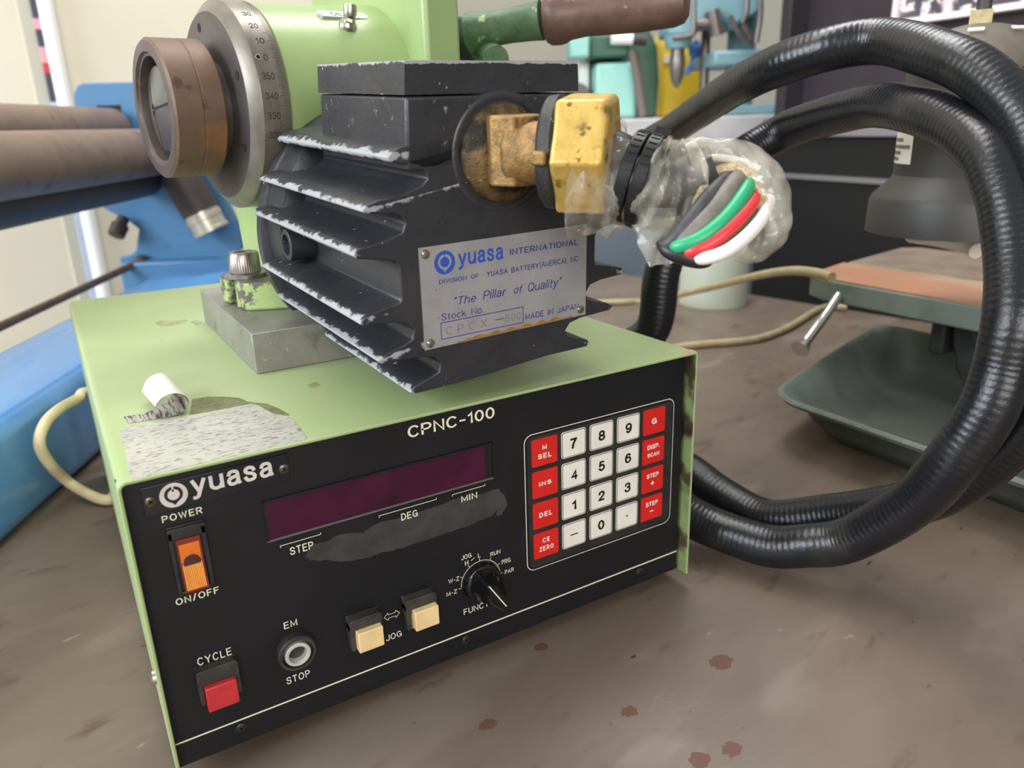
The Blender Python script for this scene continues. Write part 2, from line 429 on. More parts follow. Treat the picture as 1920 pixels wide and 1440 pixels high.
GLYPH = {
    'A': (.72, [[(0, 0), (.36, 1), (.72, 0)], [(.13, .34), (.59, .34)]]),
    'B': (.62, [[(0, 0), (0, 1), (.34, 1)] + _arc(.34, .76, .24, .24, 90, -90) + [(0, .52)], [(.34, .52)] + _arc(.36, .26, .26, .26, 90, -90) + [(0, 0)]]),
    'C': (.68, [_arc(.36, .5, .36, .5, 42, 318, 22)]),
    'D': (.66, [[(0, 0), (0, 1), (.28, 1)] + _arc(.28, .5, .38, .5, 90, -90, 16) + [(0, 0)]]),
    'E': (.56, [[(.56, 1), (0, 1), (0, 0), (.56, 0)], [(0, .52), (.5, .52)]]),
    'F': (.54, [[(.54, 1), (0, 1), (0, 0)], [(0, .52), (.46, .52)]]),
    'G': (.72, [_arc(.36, .5, .36, .5, 45, 330, 22) + [(.70, .46), (.42, .46)], [(.70, .46), (.70, .02)]]),
    'H': (.64, [[(0, 0), (0, 1)], [(.64, 0), (.64, 1)], [(0, .52), (.64, .52)]]),
    'I': (.02, [[(0, 0), (0, 1)]]),
    'J': (.48, [[(.48, 1), (.48, .26)] + _arc(.24, .26, .24, .26, 0, -180, 12)]),
    'K': (.64, [[(0, 0), (0, 1)], [(.62, 1), (0, .36)], [(.2, .56), (.64, 0)]]),
    'L': (.52, [[(0, 1), (0, 0), (.52, 0)]]),
    'M': (.78, [[(0, 0), (0, 1), (.39, .12), (.78, 1), (.78, 0)]]),
    'N': (.66, [[(0, 0), (0, 1), (.66, 0), (.66, 1)]]),
    'O': (.74, [_arc(.37, .5, .37, .5, 90, 450, 28)]),
    'P': (.60, [[(0, 0), (0, 1), (.32, 1)] + _arc(.32, .73, .28, .27, 90, -90) + [(0, .46)]]),
    'Q': (.76, [_arc(.37, .5, .37, .5, 90, 450, 28), [(.48, .26), (.76, -.04)]]),
    'R': (.64, [[(0, 0), (0, 1), (.34, 1)] + _arc(.34, .74, .27, .26, 90, -90) + [(0, .48)], [(.34, .48), (.62, 0)]]),
    'S': (.62, [_sm((.60, .76), (.50, .95), (.31, 1.0), (.11, .93), (.04, .74), (.15, .58), (.44, .47), (.61, .33), (.58, .10), (.36, 0), (.13, .04), (.01, .24))]),
    'T': (.62, [[(0, 1), (.62, 1)], [(.31, 1), (.31, 0)]]),
    'U': (.64, [[(0, 1), (0, .3)] + _arc(.32, .3, .32, .3, 180, 360, 16) + [(.64, 1)]]),
    'V': (.68, [[(0, 1), (.34, 0), (.68, 1)]]),
    'W': (.96, [[(0, 1), (.24, 0), (.48, .96), (.72, 0), (.96, 1)]]),
    'X': (.66, [[(0, 0), (.66, 1)], [(0, 1), (.66, 0)]]),
    'Y': (.68, [[(0, 1), (.34, .46), (.68, 1)], [(.34, .46), (.34, 0)]]),
    'Z': (.60, [[(0, 1), (.60, 1), (0, 0), (.60, 0)]]),
    '0': (.56, [_arc(.28, .5, .28, .5, 90, 450, 26)]),
    '1': (.26, [[(0, .76), (.12, .80), (.24, 1), (.24, 0)]]),
    '2': (.56, [_sm((.02, .70), (.08, .92), (.28, 1.0), (.50, .92), (.54, .70), (.42, .46), (.16, .22), (.0, .0)), [(0, 0), (.56, 0)]]),
    '3': (.56, [_sm((.02, .76), (.10, .94), (.28, 1.0), (.48, .93), (.52, .76), (.44, .58), (.24, .53)), _sm((.24, .53), (.48, .48), (.56, .28), (.48, .07), (.27, 0), (.07, .06), (0, .25))]),
    '4': (.60, [[(.44, 0), (.44, 1), (0, .30), (.60, .30)]]),
    '5': (.56, [[(.50, 1), (.12, 1), (.05, .50)], _sm((.05, .50), (.20, .62), (.38, .62), (.54, .46), (.54, .18), (.38, .02), (.18, 0), (.0, .2))]),
    '6': (.56, [_arc(.28, .31, .28, .31, 90, 450, 24), _sm((.50, .84), (.40, .97), (.27, 1.0), (.10, .87), (.01, .60), (.0, .31))]),
    '7': (.56, [[(0, 1), (.56, 1)], _sm((.56, 1), (.36, .66), (.22, .32), (.18, 0))]),
    '8': (.56, [_arc(.28, .75, .24, .25, 90, 450, 22), _arc(.28, .26, .28, .26, 90, 450, 22)]),
    '9': (.56, [_arc(.28, .69, .28, .31, 90, 450, 24), _sm((.06, .16), (.16, .03), (.29, 0), (.46, .13), (.55, .40), (.56, .69))]),
    '-': (.36, [[(0, .42), (.36, .42)]]),
    '/': (.36, [[(0, -.05), (.36, 1.05)]]),
    '.': (.02, [[(0, 0), (0, .09)]]),
    '(': (.18, [_arc(.36, .42, .36, .62, 118, 242, 12)]),
    ')': (.18, [_arc(-.18, .42, .36, .62, -62, 62, 12)]),
    '\u201c': (.22, [[(.08, 1.02), (0, .82)], [(.22, 1.02), (.14, .82)]]),
    '\u201d': (.22, [[(.08, 1.02), (0, .82)], [(.22, 1.02), (.14, .82)]]),
    ' ': (.40, []),
    'a': (.52, [_sm((.04, .54), (.10, .68), (.26, .72), (.42, .67), (.47, .50), (.47, .16), (.52, .0)), _sm((.47, .44), (.28, .40), (.08, .33), (.01, .18), (.08, .03), (.22, 0), (.38, .06), (.47, .22))]),
    's': (.48, [_sm((.45, .54), (.38, .68), (.24, .72), (.08, .68), (.03, .54), (.14, .42), (.34, .35), (.46, .22), (.41, .05), (.24, 0), (.08, .03), (.0, .18))]),
    'u': (.52, [[(0, .70), (0, .22)] + _arc(.24, .22, .24, .22, 180, 350, 12), [(.52, .70), (.52, 0)]]),
    'y': (.54, [[(0, .70), (.27, .02)], [(.54, .70), (.27, .02), (.20, -.16)], _sm((.27, .02), (.20, -.18), (.10, -.26), (-.02, -.25))]),
    'h': (.50, [[(0, 0), (0, 1)], _arc(.25, .46, .25, .26, 180, 0, 12) + [(.50, 0)]]),
    'e': (.54, [[(.02, .36), (.53, .36)] + _arc(.27, .36, .26, .36, 0, 320, 20)]),
    'i': (.02, [[(0, 0), (0, .70)], [(0, .90), (0, 1.0)]]),
    'l': (.02, [[(0, 0), (0, 1)]]),
    'r': (.30, [[(0, 0), (0, .70)], _sm((0, .40), (.06, .60), (.18, .69), (.30, .68))]),
    'o': (.54, [_arc(.27, .36, .27, .36, 90, 450, 24)]),
    'f': (.30, [[(.12, 0), (.12, .78)] + _arc(.30, .78, .18, .22, 180, 90, 8), [(0, .66), (.30, .66)]]),
    't': (.30, [[(.12, .94), (.12, .14)] + _arc(.28, .14, .16, .14, 180, 270, 8), [(0, .68), (.30, .68)]]),
    'c': (.50, [_arc(.27, .36, .27, .36, 48, 312, 20)]),
    'k': (.48, [[(0, 0), (0, 1)], [(.44, .70), (0, .26)], [(.16, .42), (.48, 0)]]),
}
TEXTS = {}

def text_mesh(body, wt=0.15, space=1.0, shear=0.0):
    """Sheet of stroked letters, cap height 1; returns points and faces."""
    key = (body, wt, space, shear)
    if key in TEXTS:
        return TEXTS[key]
    V, Fc = [], []
    x = 0.0
    h = wt / 2
    for ch in body:
        w_, strokes = GLYPH[ch]
        for si, st in enumerate(strokes):
            pts = [st[0]]
            for p in st[1:]:
                if math.hypot(p[0] - pts[-1][0], p[1] - pts[-1][1]) > 1e-4:
                    pts.append(p)
            closed = len(pts) > 8 and math.hypot(pts[0][0] - pts[-1][0], pts[0][1] - pts[-1][1]) < 0.01
            if closed:
                pts = pts[:-1]
            m_ = len(pts)
            rows = []
            for i, p in enumerate(pts):
                a = pts[(i - 1) % m_] if (i > 0 or closed) else None
                c = pts[(i + 1) % m_] if (i < m_ - 1 or closed) else None
                d1 = Vector((p[0] - a[0], p[1] - a[1])).normalized() if a else None
                d2 = Vector((c[0] - p[0], c[1] - p[1])).normalized() if c else None
                d = ((d1 or d2) + (d2 or d1))
                d = d.normalized() if d.length > 1e-3 else (d1 or d2)
                k = 1.0
                if d1 and d2:
                    k = min(1.9, 1.0 / max(0.3, abs(d.dot(d1))))
                n_ = Vector((-d.y, d.x)) * h * k
                ext = Vector((0, 0))
                if a is None:
                    ext = -d * h * 0.6
                elif c is None:
                    ext = d * h * 0.6
                rows.append((p[0] + ext.x + n_.x, p[1] + ext.y + n_.y, p[0] + ext.x - n_.x, p[1] + ext.y - n_.y))
            i0 = len(V)
            for r in rows:
                V.append((x + r[0] + shear * r[1], r[1], si))
                V.append((x + r[2] + shear * r[3], r[3], si))
            for i in range(m_ if closed else m_ - 1):
                j = (i + 1) % m_
                Fc.append((i0 + 2 * i, i0 + 2 * i + 1, i0 + 2 * j + 1, i0 + 2 * j))
        x += w_ + (0.13 + wt) * space
    TEXTS[key] = (V, Fc)
    return TEXTS[key]

class MB:
    """Collects shapes into one mesh. Coordinates are multiplied by M (a local frame) into world space."""
    def __init__(s, M=None):
        s.bm = bmesh.new()
        s.M = M or Matrix.Identity(4)
        s.mi = 0

    def use(s, i):
        s.mi = i
        return s

    def v(s, p):
        return s.bm.verts.new(s.M @ Vector(p))

    def f(s, vs, smooth=True):
        try:
            fc = s.bm.faces.new(vs)
        except ValueError:
            return None
        fc.material_index = s.mi
        fc.smooth = smooth
        return fc

    def prism(s, pts, vec, cap=True):
        a = [s.v(p) for p in pts]
        b = [s.v(tuple(x + y for x, y in zip(p, vec))) for p in pts]
        n = len(pts)
        for i in range(n):
            s.f([a[i], a[(i + 1) % n], b[(i + 1) % n], b[i]])
        if cap:
            s.f(a[::-1])
            s.f(b)
        return s

    def poly(s, pts):
        s.f([s.v(p) for p in pts])
        return s

    def wear(s, fn):
        """weight of paint wear per vertex, from a function of the local position"""
        lay = s.bm.verts.layers.float.get('wear') or s.bm.verts.layers.float.new('wear')
        inv = s.M.inverted()
        for v in s.bm.verts:
            v[lay] = fn(inv @ v.co)
        return s

    def box(s, c, d, rz=0.0):
        x, y, z = (q / 2 for q in d)
        cr, sr = math.cos(rz), math.sin(rz)
        pts = [(c[0] + a * cr - b * sr, c[1] + a * sr + b * cr, c[2] - z) for a, b in ((-x, -y), (x, -y), (x, y), (-x, y))]
        return s.prism(pts, (0, 0, 2 * z))

    def loft(s, rings, closed=True, cap=True):
        R_ = [[s.v(p) for p in r] for r in rings]
        n = len(rings[0])
        for a, b in zip(R_, R_[1:]):
            for i in range(n if closed else n - 1):
                s.f([a[i], a[(i + 1) % n], b[(i + 1) % n], b[i]])
        if cap and closed:
            s.f(R_[0][::-1])
            s.f(R_[-1])
        return s

    def lathe(s, prof, o, axis, n=48, cap=True, ref=None, a0=0.0):
        """prof: (distance along axis, radius)."""
        ax = Vector(axis).normalized()
        rf = Vector(ref) if ref else (Vector((0, 0, 1)) if abs(ax.z) < 0.9 else Vector((1, 0, 0)))
        e1 = (rf - ax * rf.dot(ax)).normalized()
        e2 = ax.cross(e1)
        o = Vector(o)
        rings = []
        for t, r in prof:
            r = max(r, 1e-5)
            rings.append([tuple(o + ax * t + e1 * (r * math.cos(a0 + 2 * PI * k / n)) + e2 * (r * math.sin(a0 + 2 * PI * k / n))) for k in range(n)])
        return s.loft(rings, True, cap)

    def cyl(s, a, b, r, n=24, r2=None):
        a, b = Vector(a), Vector(b)
        d = b - a
        return s.lathe([(0, r), (d.length, r2 if r2 is not None else r)], a, d, n)

    def tube(s, pts, r, n=16, cap=True, rf=None):
        P = [Vector(p[:3]) for p in pts]
        T = []
        for i in range(len(P)):
            T.append((P[min(i + 1, len(P) - 1)] - P[max(i - 1, 0)]).normalized())
        e = Vector((0, 0, 1)) if abs(T[0].z) < 0.9 else Vector((1, 0, 0))
        rings = []
        for i, p in enumerate(P):
            e = (e - T[i] * e.dot(T[i])).normalized()
            g = T[i].cross(e)
            rr = r[i] if isinstance(r, (list, tuple)) else r
            ring = []
            for k in range(n):
                a = 2 * PI * k / n
                q = rr * (rf(i, a) if rf else 1.0)
                ring.append(tuple(p + e * (q * math.cos(a)) + g * (q * math.sin(a))))
            rings.append(ring)
        return s.loft(rings, True, cap)

    def sphere(s, c, r, n=16, sc=(1, 1, 1)):
        rings = []
        for i in range(1, n // 2):
            t = PI * i / (n // 2)
            rings.append([(c[0] + r * sc[0] * math.sin(t) * math.cos(2 * PI * k / n), c[1] + r * sc[1] * math.sin(t) * math.sin(2 * PI * k / n), c[2] - r * sc[2] * math.cos(t)) for k in range(n)])
        return s.loft(rings)

    def text(s, body, fr, x0, z0, x1, z1, wt=0.15, space=1.0, shear=0.0):
        """lettering stretched into the box x0..x1, z0..z1 ; fr maps (x, z) to a point."""
        V, Fc = text_mesh(body, wt, space, shear)
        ax, bx = min(p[0] for p in V), max(p[0] for p in V)
        ay, by = min(p[1] for p in V), max(p[1] for p in V)
        o_ = Vector(fr(x0, z0))
        n_ = (Vector(fr(x0 + 0.1, z0)) - o_).cross(Vector(fr(x0, z0 + 0.01)) - o_).normalized() * 0.015
        vs = [s.v(tuple(Vector(fr(x0 + (p[0] - ax) / (bx - ax) * (x1 - x0), z0 + (p[1] - ay) / max(by - ay, 1e-6) * (z1 - z0))) + n_ * p[2])) for p in V]
        for fc in Fc:
            s.f([vs[i] for i in fc], False)
        return s

    def build(s, name, mats, parent=None, angle=35, bevel=0.0, seg=2, recalc=True, solid=0.0):
        bm = s.bm
        if recalc:
            bmesh.ops.recalc_face_normals(bm, faces=bm.faces[:])
        me = bpy.data.meshes.new(name)
        if parent is not None:
            bm.transform(WM[parent].inverted())
        bm.to_mesh(me)
        bm.free()
        for m in (mats if isinstance(mats, (list, tuple)) else [mats]):
            me.materials.append(MATS[m])
        me.set_sharp_from_angle(angle=math.radians(angle))
        o = bpy.data.objects.new(name, me)
        COL.objects.link(o)
        if parent is not None:
            o.parent = parent
            WM[o] = WM[parent]
        else:
            WM[o] = Matrix.Identity(4)
        if solid:
            sm = o.modifiers.new('sheet_thickness', 'SOLIDIFY')
            sm.thickness = solid
        if bevel:
            b = o.modifiers.new('rounded_edges', 'BEVEL')
            b.width = bevel
            b.segments = seg
            b.limit_method = 'ANGLE'
            b.angle_limit = math.radians(40)
            b.harden_normals = False
        return o

def struct(o):
    o['kind'] = 'structure'
    return o

def frame(o, x, y):
    """local frame: origin o, x axis in the plan, y axis in the plan, z up"""
    x = Vector(x).normalized()
    y = Vector(y).normalized()
    return Matrix(((x.x, y.x, 0, o[0]), (x.y, y.y, 0, o[1]), (x.z, y.z, 1, o[2]), (0, 0, 0, 1)))

MM = Matrix.Scale(0.001, 4)

# ================================================================== the setting
a10 = math.radians(10)
WF = frame((0, 1.25, 0), (math.cos(a10), math.sin(a10), 0), (-math.sin(a10), math.cos(a10), 0))
b = MB(WF)
b.box((-1.19, 0.05, 0.6), (3.6, 0.1, 2.9))
struct(b.build('wall_back', 'wall_cream'))
b = MB(frame((1.93, 2.95, 0), (0.8629, -0.5054, 0), (0.5054, 0.8629, 0)))
b.box((0, 0.05, 0.6), (6.5, 0.1, 2.9))
struct(b.build('wall_far', 'wall_pale'))
b = MB()
b.box((0.4, -0.2, -0.9), (7.0, 7.0, 0.1))
struct(b.build('floor', 'floor_concrete'))
# upright white trim on the wall, rounded on its right edge
b = MB(WF)
tx = 0.0635
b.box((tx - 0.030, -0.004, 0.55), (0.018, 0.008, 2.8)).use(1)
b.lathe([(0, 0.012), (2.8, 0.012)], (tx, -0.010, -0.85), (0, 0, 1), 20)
struct(b.build('trim_1', ['trim_beige', 'trim_white']))
sp = MB(WF)
zz = 0.492
for k, (h, mi) in enumerate(((0.030, 0), (0.016, 1), (0.026, 0), (0.024, 1), (0.016, 2), (0.044, 0), (0.032, 3), (0.014, 4), (0.06, 3), (0.30, 3))):
    sp.use(mi).box((tx - 0.0165, -0.0095, zz - h / 2), (0.009, 0.003, h))
    zz -= h
strip = sp.build('paper_strip', ['strip_dark', 'strip_pink', 'strip_red', 'strip_blue', 'strip_yellow'])
tag(strip, 'narrow printed paper strip in pink, red and pale blue beside the white wall trim', 'paper strip')

# ================================================================== workbench
BW = frame((0.985, 0.52, 0), (math.cos(a10), math.sin(a10), 0), (-math.sin(a10), math.cos(a10), 0))
bench = thing('workbench', 'brown steel workbench top with rust spots and scratches under all the machines', 'workbench', (0.2, 0.1, -0.85), a10)
b = MB(BW)
b.box((-0.95, -0.52, -0.02), (1.90, 2.2, 0.04))
b.build('bench_top', 'bench_steel', bench, bevel=0.003)
for x, y in ((-0.08, 0.5), (-1.8, 0.5), (-0.08, -1.5), (-1.8, -1.5)):
    b = MB(BW)
    b.box((x, y, -0.445), (0.06, 0.06, 0.81))
    b.build('leg', 'cabinet_frame', bench)

rr = random.Random(3)
for (cx_, cy_, z_), r_ in (((0.2669, -0.0641, 0.0000), 0.0070), ((0.2011, -0.0669, 0.0000), 0.0045), ((0.1919, -0.0004, 0.0000), 0.0044), ((0.1375, -0.0358, 0.0000), 0.0048), ((0.2087, -0.1083, 0.0000), 0.0055), ((0.2257, -0.1116, 0.0000), 0.0055)):
    b = MB()
    b.prism([(cx_ + r_ * (0.75 + 0.45 * rr.random()) * math.cos(2 * PI * k / 22), cy_ + r_ * (0.55 + 0.4 * rr.random()) * math.sin(2 * PI * k / 22), 0.00003) for k in range(22)], (0, 0, 0.00003))
    b.build('rust_spot', 'rust_stain', bench)
# ================================================================== control box
box = thing('control_box', 'green and black rotary indexer control box with keypad, dark display and white lettering', 'control box', (0.15, 0.2, 0.0))
H = 154.1
D0 = 7.0
def arc(cx, cz, r, a0, a1, n=6):
    return [(cx + r * math.cos(math.radians(a0 + (a1 - a0) * k / n)), cz + r * math.sin(math.radians(a0 + (a1 - a0) * k / n))) for k in range(n + 1)]
xl, xr = 1.0, 302.2
outer = [(xl, 8.5)] + arc(xl + 4, H - 4, 4, 180, 90) + arc(xr - 2, H - 2, 2, 90, 0) + [(xr, 8.5)]
th = 1.6
inner = [(xr - th, 8.5)] + arc(xr - 2.6, H - 2.6, 1, 0, 90, 3) + arc(xl + 4, H - 4, 2.4, 90, 180) + [(xl + th, 8.5)]
b = MB(MM)
prof = outer + inner
n = len(prof)
b.loft([[(x, 0.0, z) for x, z in prof], [(x, 406.0, z) for x, z in prof]])
for fc in b.bm.faces:
    c_ = fc.calc_center_median()
    if 0.2995 < c_.x < 0.3012 and c_.z < 0.152:
        fc.material_index = 1
b.build('cover', ['green_paint', 'green_worn'], box, bevel=0.0005)
b = MB(MM)
b.prism([(290.5, 0.4, H + 0.01), (301.6, 0.4, H + 0.01), (301.7, 5.0, H + 0.01), (299.5, 8.0, H + 0.01), (297, 5.6, H + 0.01), (294.2, 4.6, H + 0.01), (292.6, 2.2, H + 0.01)], (0, 0, 0.04))
b.build('rust_patch', 'rust_bare', box)
b = MB(MM)
b.box((151.5, 206, 10.5), (297, 396, 3)).use(0)
b.box((151.5, 403, 80), (297, 2, 142))
b.build('chassis', 'panel_black', box)
b = MB(MM)
b.box((150, D0 + 1.5, 81), (297.5, 3.0, 142.8))
b.box((150, D0 + 5, 10.5), (297.5, 9, 2))
panel = b.build('front_panel', 'panel_black', box, bevel=0.0004)

def pf(off):
    return lambda x, z: (x, D0 - off, z)

FT = pf(0.12)
def bar_(b, x0, z0, x1, z1, t, off=0.12):
    d = Vector((x1 - x0, z1 - z0)).normalized()
    p = Vector((-d.y, d.x)) * t / 2
    b.poly([(x0 + p.x, D0 - off, z0 + p.y), (x1 + p.x, D0 - off, z1 + p.y), (x1 - p.x, D0 - off, z1 - p.y), (x0 - p.x, D0 - off, z0 - p.y)])

def sheet(b, pts, off, t=0.05):
    b.prism([(x, D0 - off, z) for x, z in pts], (0, -t, 0))

# --- printed lettering
def T(s_, x0, z0, x1, z1, bars=(), **k):
    q = MB(MM)
    q.text(s_, FT, x0, z0, x1, z1, **k)
    for v in bars:
        bar_(q, *v)
    q.build('lettering', 'print_cream', panel)
T('CPNC-100', 124.7, 140.6, 171.8, 147.3, wt=0.17, space=1.0)
T('POWER', 14.9, 129.7, 30.6, 133.1, wt=0.17, space=1.3)
T('ON/OFF', 14.0, 90.6, 31.6, 94.2, wt=0.17, space=1.25)
T('CYCLE', 17.8, 58.3, 32.3, 62.3, wt=0.15, space=1.3)
T('EM', 56.3, 61.9, 62.5, 65.7, wt=0.15, space=1.25)
T('STOP', 53.8, 31.9, 65.1, 35.8, wt=0.15, space=1.25)
T('STEP', 63.6, 98.5, 74.4, 102.4, wt=0.16, space=1.2)
T('DEG', 117.9, 99.4, 126.6, 103.1, wt=0.16, space=1.2)
T('MIN', 150.7, 99.5, 159.8, 103.4, wt=0.16, space=1.2)
for x0, x1 in ((59.7, 78.5), (106.7, 137.2), (145.7, 164.6)):
    b = MB(MM)
    z = 104.6 if x0 < 100 else 105.4
    bar_(b, x0, z, x1, z, 0.3)
    bar_(b, x0 + 0.15, z, x0 + 0.15, z - 1.0, 0.3)
    bar_(b, x1 - 0.15, z, x1 - 0.15, z + 0.9, 0.3)
    b.build('bracket_line', 'print_cream', panel)
T('JOG', 104.4, 35.3, 112.8, 38.8, wt=0.15, space=1.15, bars=((116.4, 37.7, 121.0, 37.7, 0.25),))
T('FUNCTION', 148.3, 33.5, 171.5, 37.5, wt=0.15, space=1.15)
b = MB(MM)
kx, kz, kr = 159.5, 51.2, 11.7
arcp = [(kx + kr * math.cos(math.radians(t)), kz + kr * math.sin(math.radians(t))) for t in range(0, 184, 6)]
for p, q in zip(arcp, arcp[1:]):
    bar_(b, p[0], p[1], q[0], q[1], 0.3)
for t in (183, 153, 122, 91, 60, 28, 0):
    c_, s_ = math.cos(math.radians(t)), math.sin(math.radians(t))
    bar_(b, kx + kr * c_, kz + kr * s_, kx + (kr + 1.6) * c_, kz + (kr + 1.6) * s_, 0.3)
b.build('dial_scale', 'print_cream', panel)
for s, x, z, w_ in (('M-Z', 142.2, 49.9, 6.2), ('W-Z', 143.8, 56.9, 6.4), ('H', 151.7, 64.3, 2.0), ('JOG', 151.7, 68.2, 6.0), ('L', 159.2, 66.4, 1.5), ('RUN', 168.9, 64.6, 6.2), ('PRG', 175.2, 57.5, 5.6), ('PAR', 177.0, 50.9, 5.6)):
    h_ = 2.7
    T(s, x - w_ / 2, z - h_ / 2, x + w_ / 2, z + h_ / 2, wt=0.15, space=1.1)
b = MB(MM)
bar_(b, 154.2, 64.8, 156.3, 65.9, 0.3)
b.build('dash', 'print_cream', panel)
b = MB(MM)
# double arrow between the jog buttons
ar = [(104.4, 49.2), (106.6, 51.4), (106.6, 50.2), (110.6, 50.2), (110.6, 51.4), (112.8, 49.2), (110.6, 47.0), (110.6, 48.2), (106.6, 48.2), (106.6, 47.0)]
for p, q in zip(ar, ar[1:] + ar[:1]):
    bar_(b, p[0], p[1], q[0], q[1], 0.25)
b.build('double_arrow', 'print_cream', panel)
b = MB(MM)
b.box((150, D0 - 0.06, 22.6), (296.5, 0.12, 0.75))
b.build('white_line', 'print_cream', panel)
# dull grey smear left by a removed label
smear = [(69.9, 96.1), (73.8, 100.6), (80, 100.2), (87.9, 101.9), (91, 101.0), (98.1, 99.2), (106.4, 102.0), (116, 101.0), (129.4, 101.6), (140.3, 101.5), (149, 103), (160, 101.2), (172.5, 101.4), (176.2, 96.5), (177.3, 90.2), (173, 85.5), (170.3, 86.4), (171.4, 89.6), (168, 87), (154.4, 85.5), (140, 85.0), (117.4, 84.6), (106, 85.5), (96.8, 85.2), (86, 87.6), (77.9, 91.2), (72, 93.0)]
sm2 = []
for p, q in zip(smear, smear[1:] + smear[:1]):
    for k in range(5):
        t = k / 5
        sm2.append((p[0] + (q[0] - p[0]) * t + random.uniform(-0.35, 0.35), p[1] + (q[1] - p[1]) * t + random.uniform(-0.35, 0.35)))
b = MB(MM)
sheet(b, sm2, 0.02, 0.05)
b.build('glue_smear', 'residue', panel)

# --- name badge
b = MB(MM)
b.prism([(9.2, D0, 142.8 - 8.2), (68.2, D0, 135.4), (68.2, D0, 147.8), (9.2, D0, 147.2)], (0, -0.6, 0))
badge = b.build('name_badge', 'badge_black', box, bevel=0.0002)
BT = pf(0.72)
b = MB(MM)
lx, lz = 20.9, 141.2
def logo(b, lx, lz, s, off, ring_i, bg_i):
    def P(pts, o):
        b.poly([(lx + x * s, D0 - off - o, lz + z * s) for x, z in pts])
    b.use(ring_i)
    P(circ(5.4, 40), 0.0)
    b.use(bg_i)
    drop = [(3.55 * math.cos(math.radians(t)), 3.55 * math.sin(math.radians(t)) + 0.35) for t in range(-50, 231, 8)] + [(-0.9, -3.4), (0, -4.4), (0.9, -3.4)]
    P(drop, 0.05)
    b.use(ring_i)
    P(circ(2.35, 28, 0, 0.25), 0.10)
    P([(-0.35, 1.6), (0.35, 1.6), (0.35, 4.4), (-0.35, 4.4)], 0.10)
logo(b, lx, lz, 1.0, 0.70, 0, 1)
b.use(0)
b.text('yuasa', BT, 27.7, 137.0, 61.4, 146.2, wt=0.185, space=1.0)
b.build('badge_lettering', ['print_silver', 'badge_black'], badge)
def screw(name, parent, x, z, off, r, m):
    b = MB(MM)
    b.lathe([(0, r), (0.5, r), (0.9, r * 0.75), (1.0, 0.01)], (x, D0 - off, z), (0, -1, 0), 20).use(1)
    for t in (0.5, 0.5 + PI / 2):
        c_, s_ = math.cos(t) * r * 0.55, math.sin(t) * r * 0.55
        p = (-s_ * 0.28, c_ * 0.28)
        b.prism([(x + c_ + p[0], D0 - off - 0.8, z + s_ + p[1]), (x - c_ + p[0], D0 - off - 0.8, z - s_ + p[1]), (x - c_ - p[0], D0 - off - 0.8, z - s_ - p[1]), (x + c_ - p[0], D0 - off - 0.8, z + s_ - p[1])], (0, -0.3, 0))
    return b.build(name, [m, 'hex_dark'], parent)
screw('screw', badge, 12.0, 140.9, 0.6, 2.2, 'screw_steel')
screw('screw', badge, 65.8, 141.1, 0.6, 2.2, 'screw_steel')
for x in (30.7, 148.6, 268.6):
    screw('panel_screw', box, x, 18.2, 0.0, 2.6, 'screw_dark')

# --- display window: a dark red filter behind a frame
b = MB(MM)
b.box((112.4, D0 - 0.15, 118.1), (113.4, 0.3, 18.4))
disp = b.build('display_window', 'display_red', box)
b = MB(MM)
b.box((112.2, D0 - 0.4, 108.6), (115.2, 0.8, 0.9))
b.build('lower_trim', 'bezel_line', disp)
b = MB(MM)
b.box((112.2, D0 - 0.5, 127.8), (115.4, 1.0, 0.9))
b.box((55.2, D0 - 0.5, 118.2), (0.8, 1.0, 19))
b.box((169.6, D0 - 0.5, 118.2), (0.9, 1.0, 19.5))
b.box((167.2, D0 - 0.35, 118.1), (4.0, 0.2, 17.4))
b.build('window_edge', 'key_black', disp)

# --- keypad
b = MB(MM)
kx0, kx1, kz0, kz1 = 188.4, 291.6, 45.6, 126.6
cx_, cz_ = (kx0 + kx1) / 2, (kz0 + kz1) / 2
sheet(b, rrect(kx1 - kx0, kz1 - kz0, 5, 6, cx_, cz_), 0.0, 0.10)
b.use(1)
sheet(b, rrect(kx1 - kx0 - 0.8, kz1 - kz0 - 0.8, 4.7, 6, cx_, cz_), 0.1, 0.06)
b.use(2)
sheet(b, rrect(kx1 - kx0 - 3.4, kz1 - kz0 - 3.4, 3.6, 6, cx_, cz_), 0.16, 0.25)
keypad = b.build('keypad', ['print_white', 'key_black', 'plastic_black'], box)
KEYS = [['M\nSEL', '7', '8', '9', 'G'], ['INS', '4', '5', '6', 'DISP.\nSCAN'], ['DEL', '1', '2', '3', 'STEP\n+'], ['CE\nZERO', '-', '0', '.', 'STEP\n-']]
WID = {'M': 2.8, 'SEL': 8.6, 'INS': 7.8, 'DEL': 8.4, 'CE': 4.6, 'ZERO': 9.4, 'G': 3.8, 'DISP.': 9.0, 'SCAN': 9.0, 'STEP': 9.2}
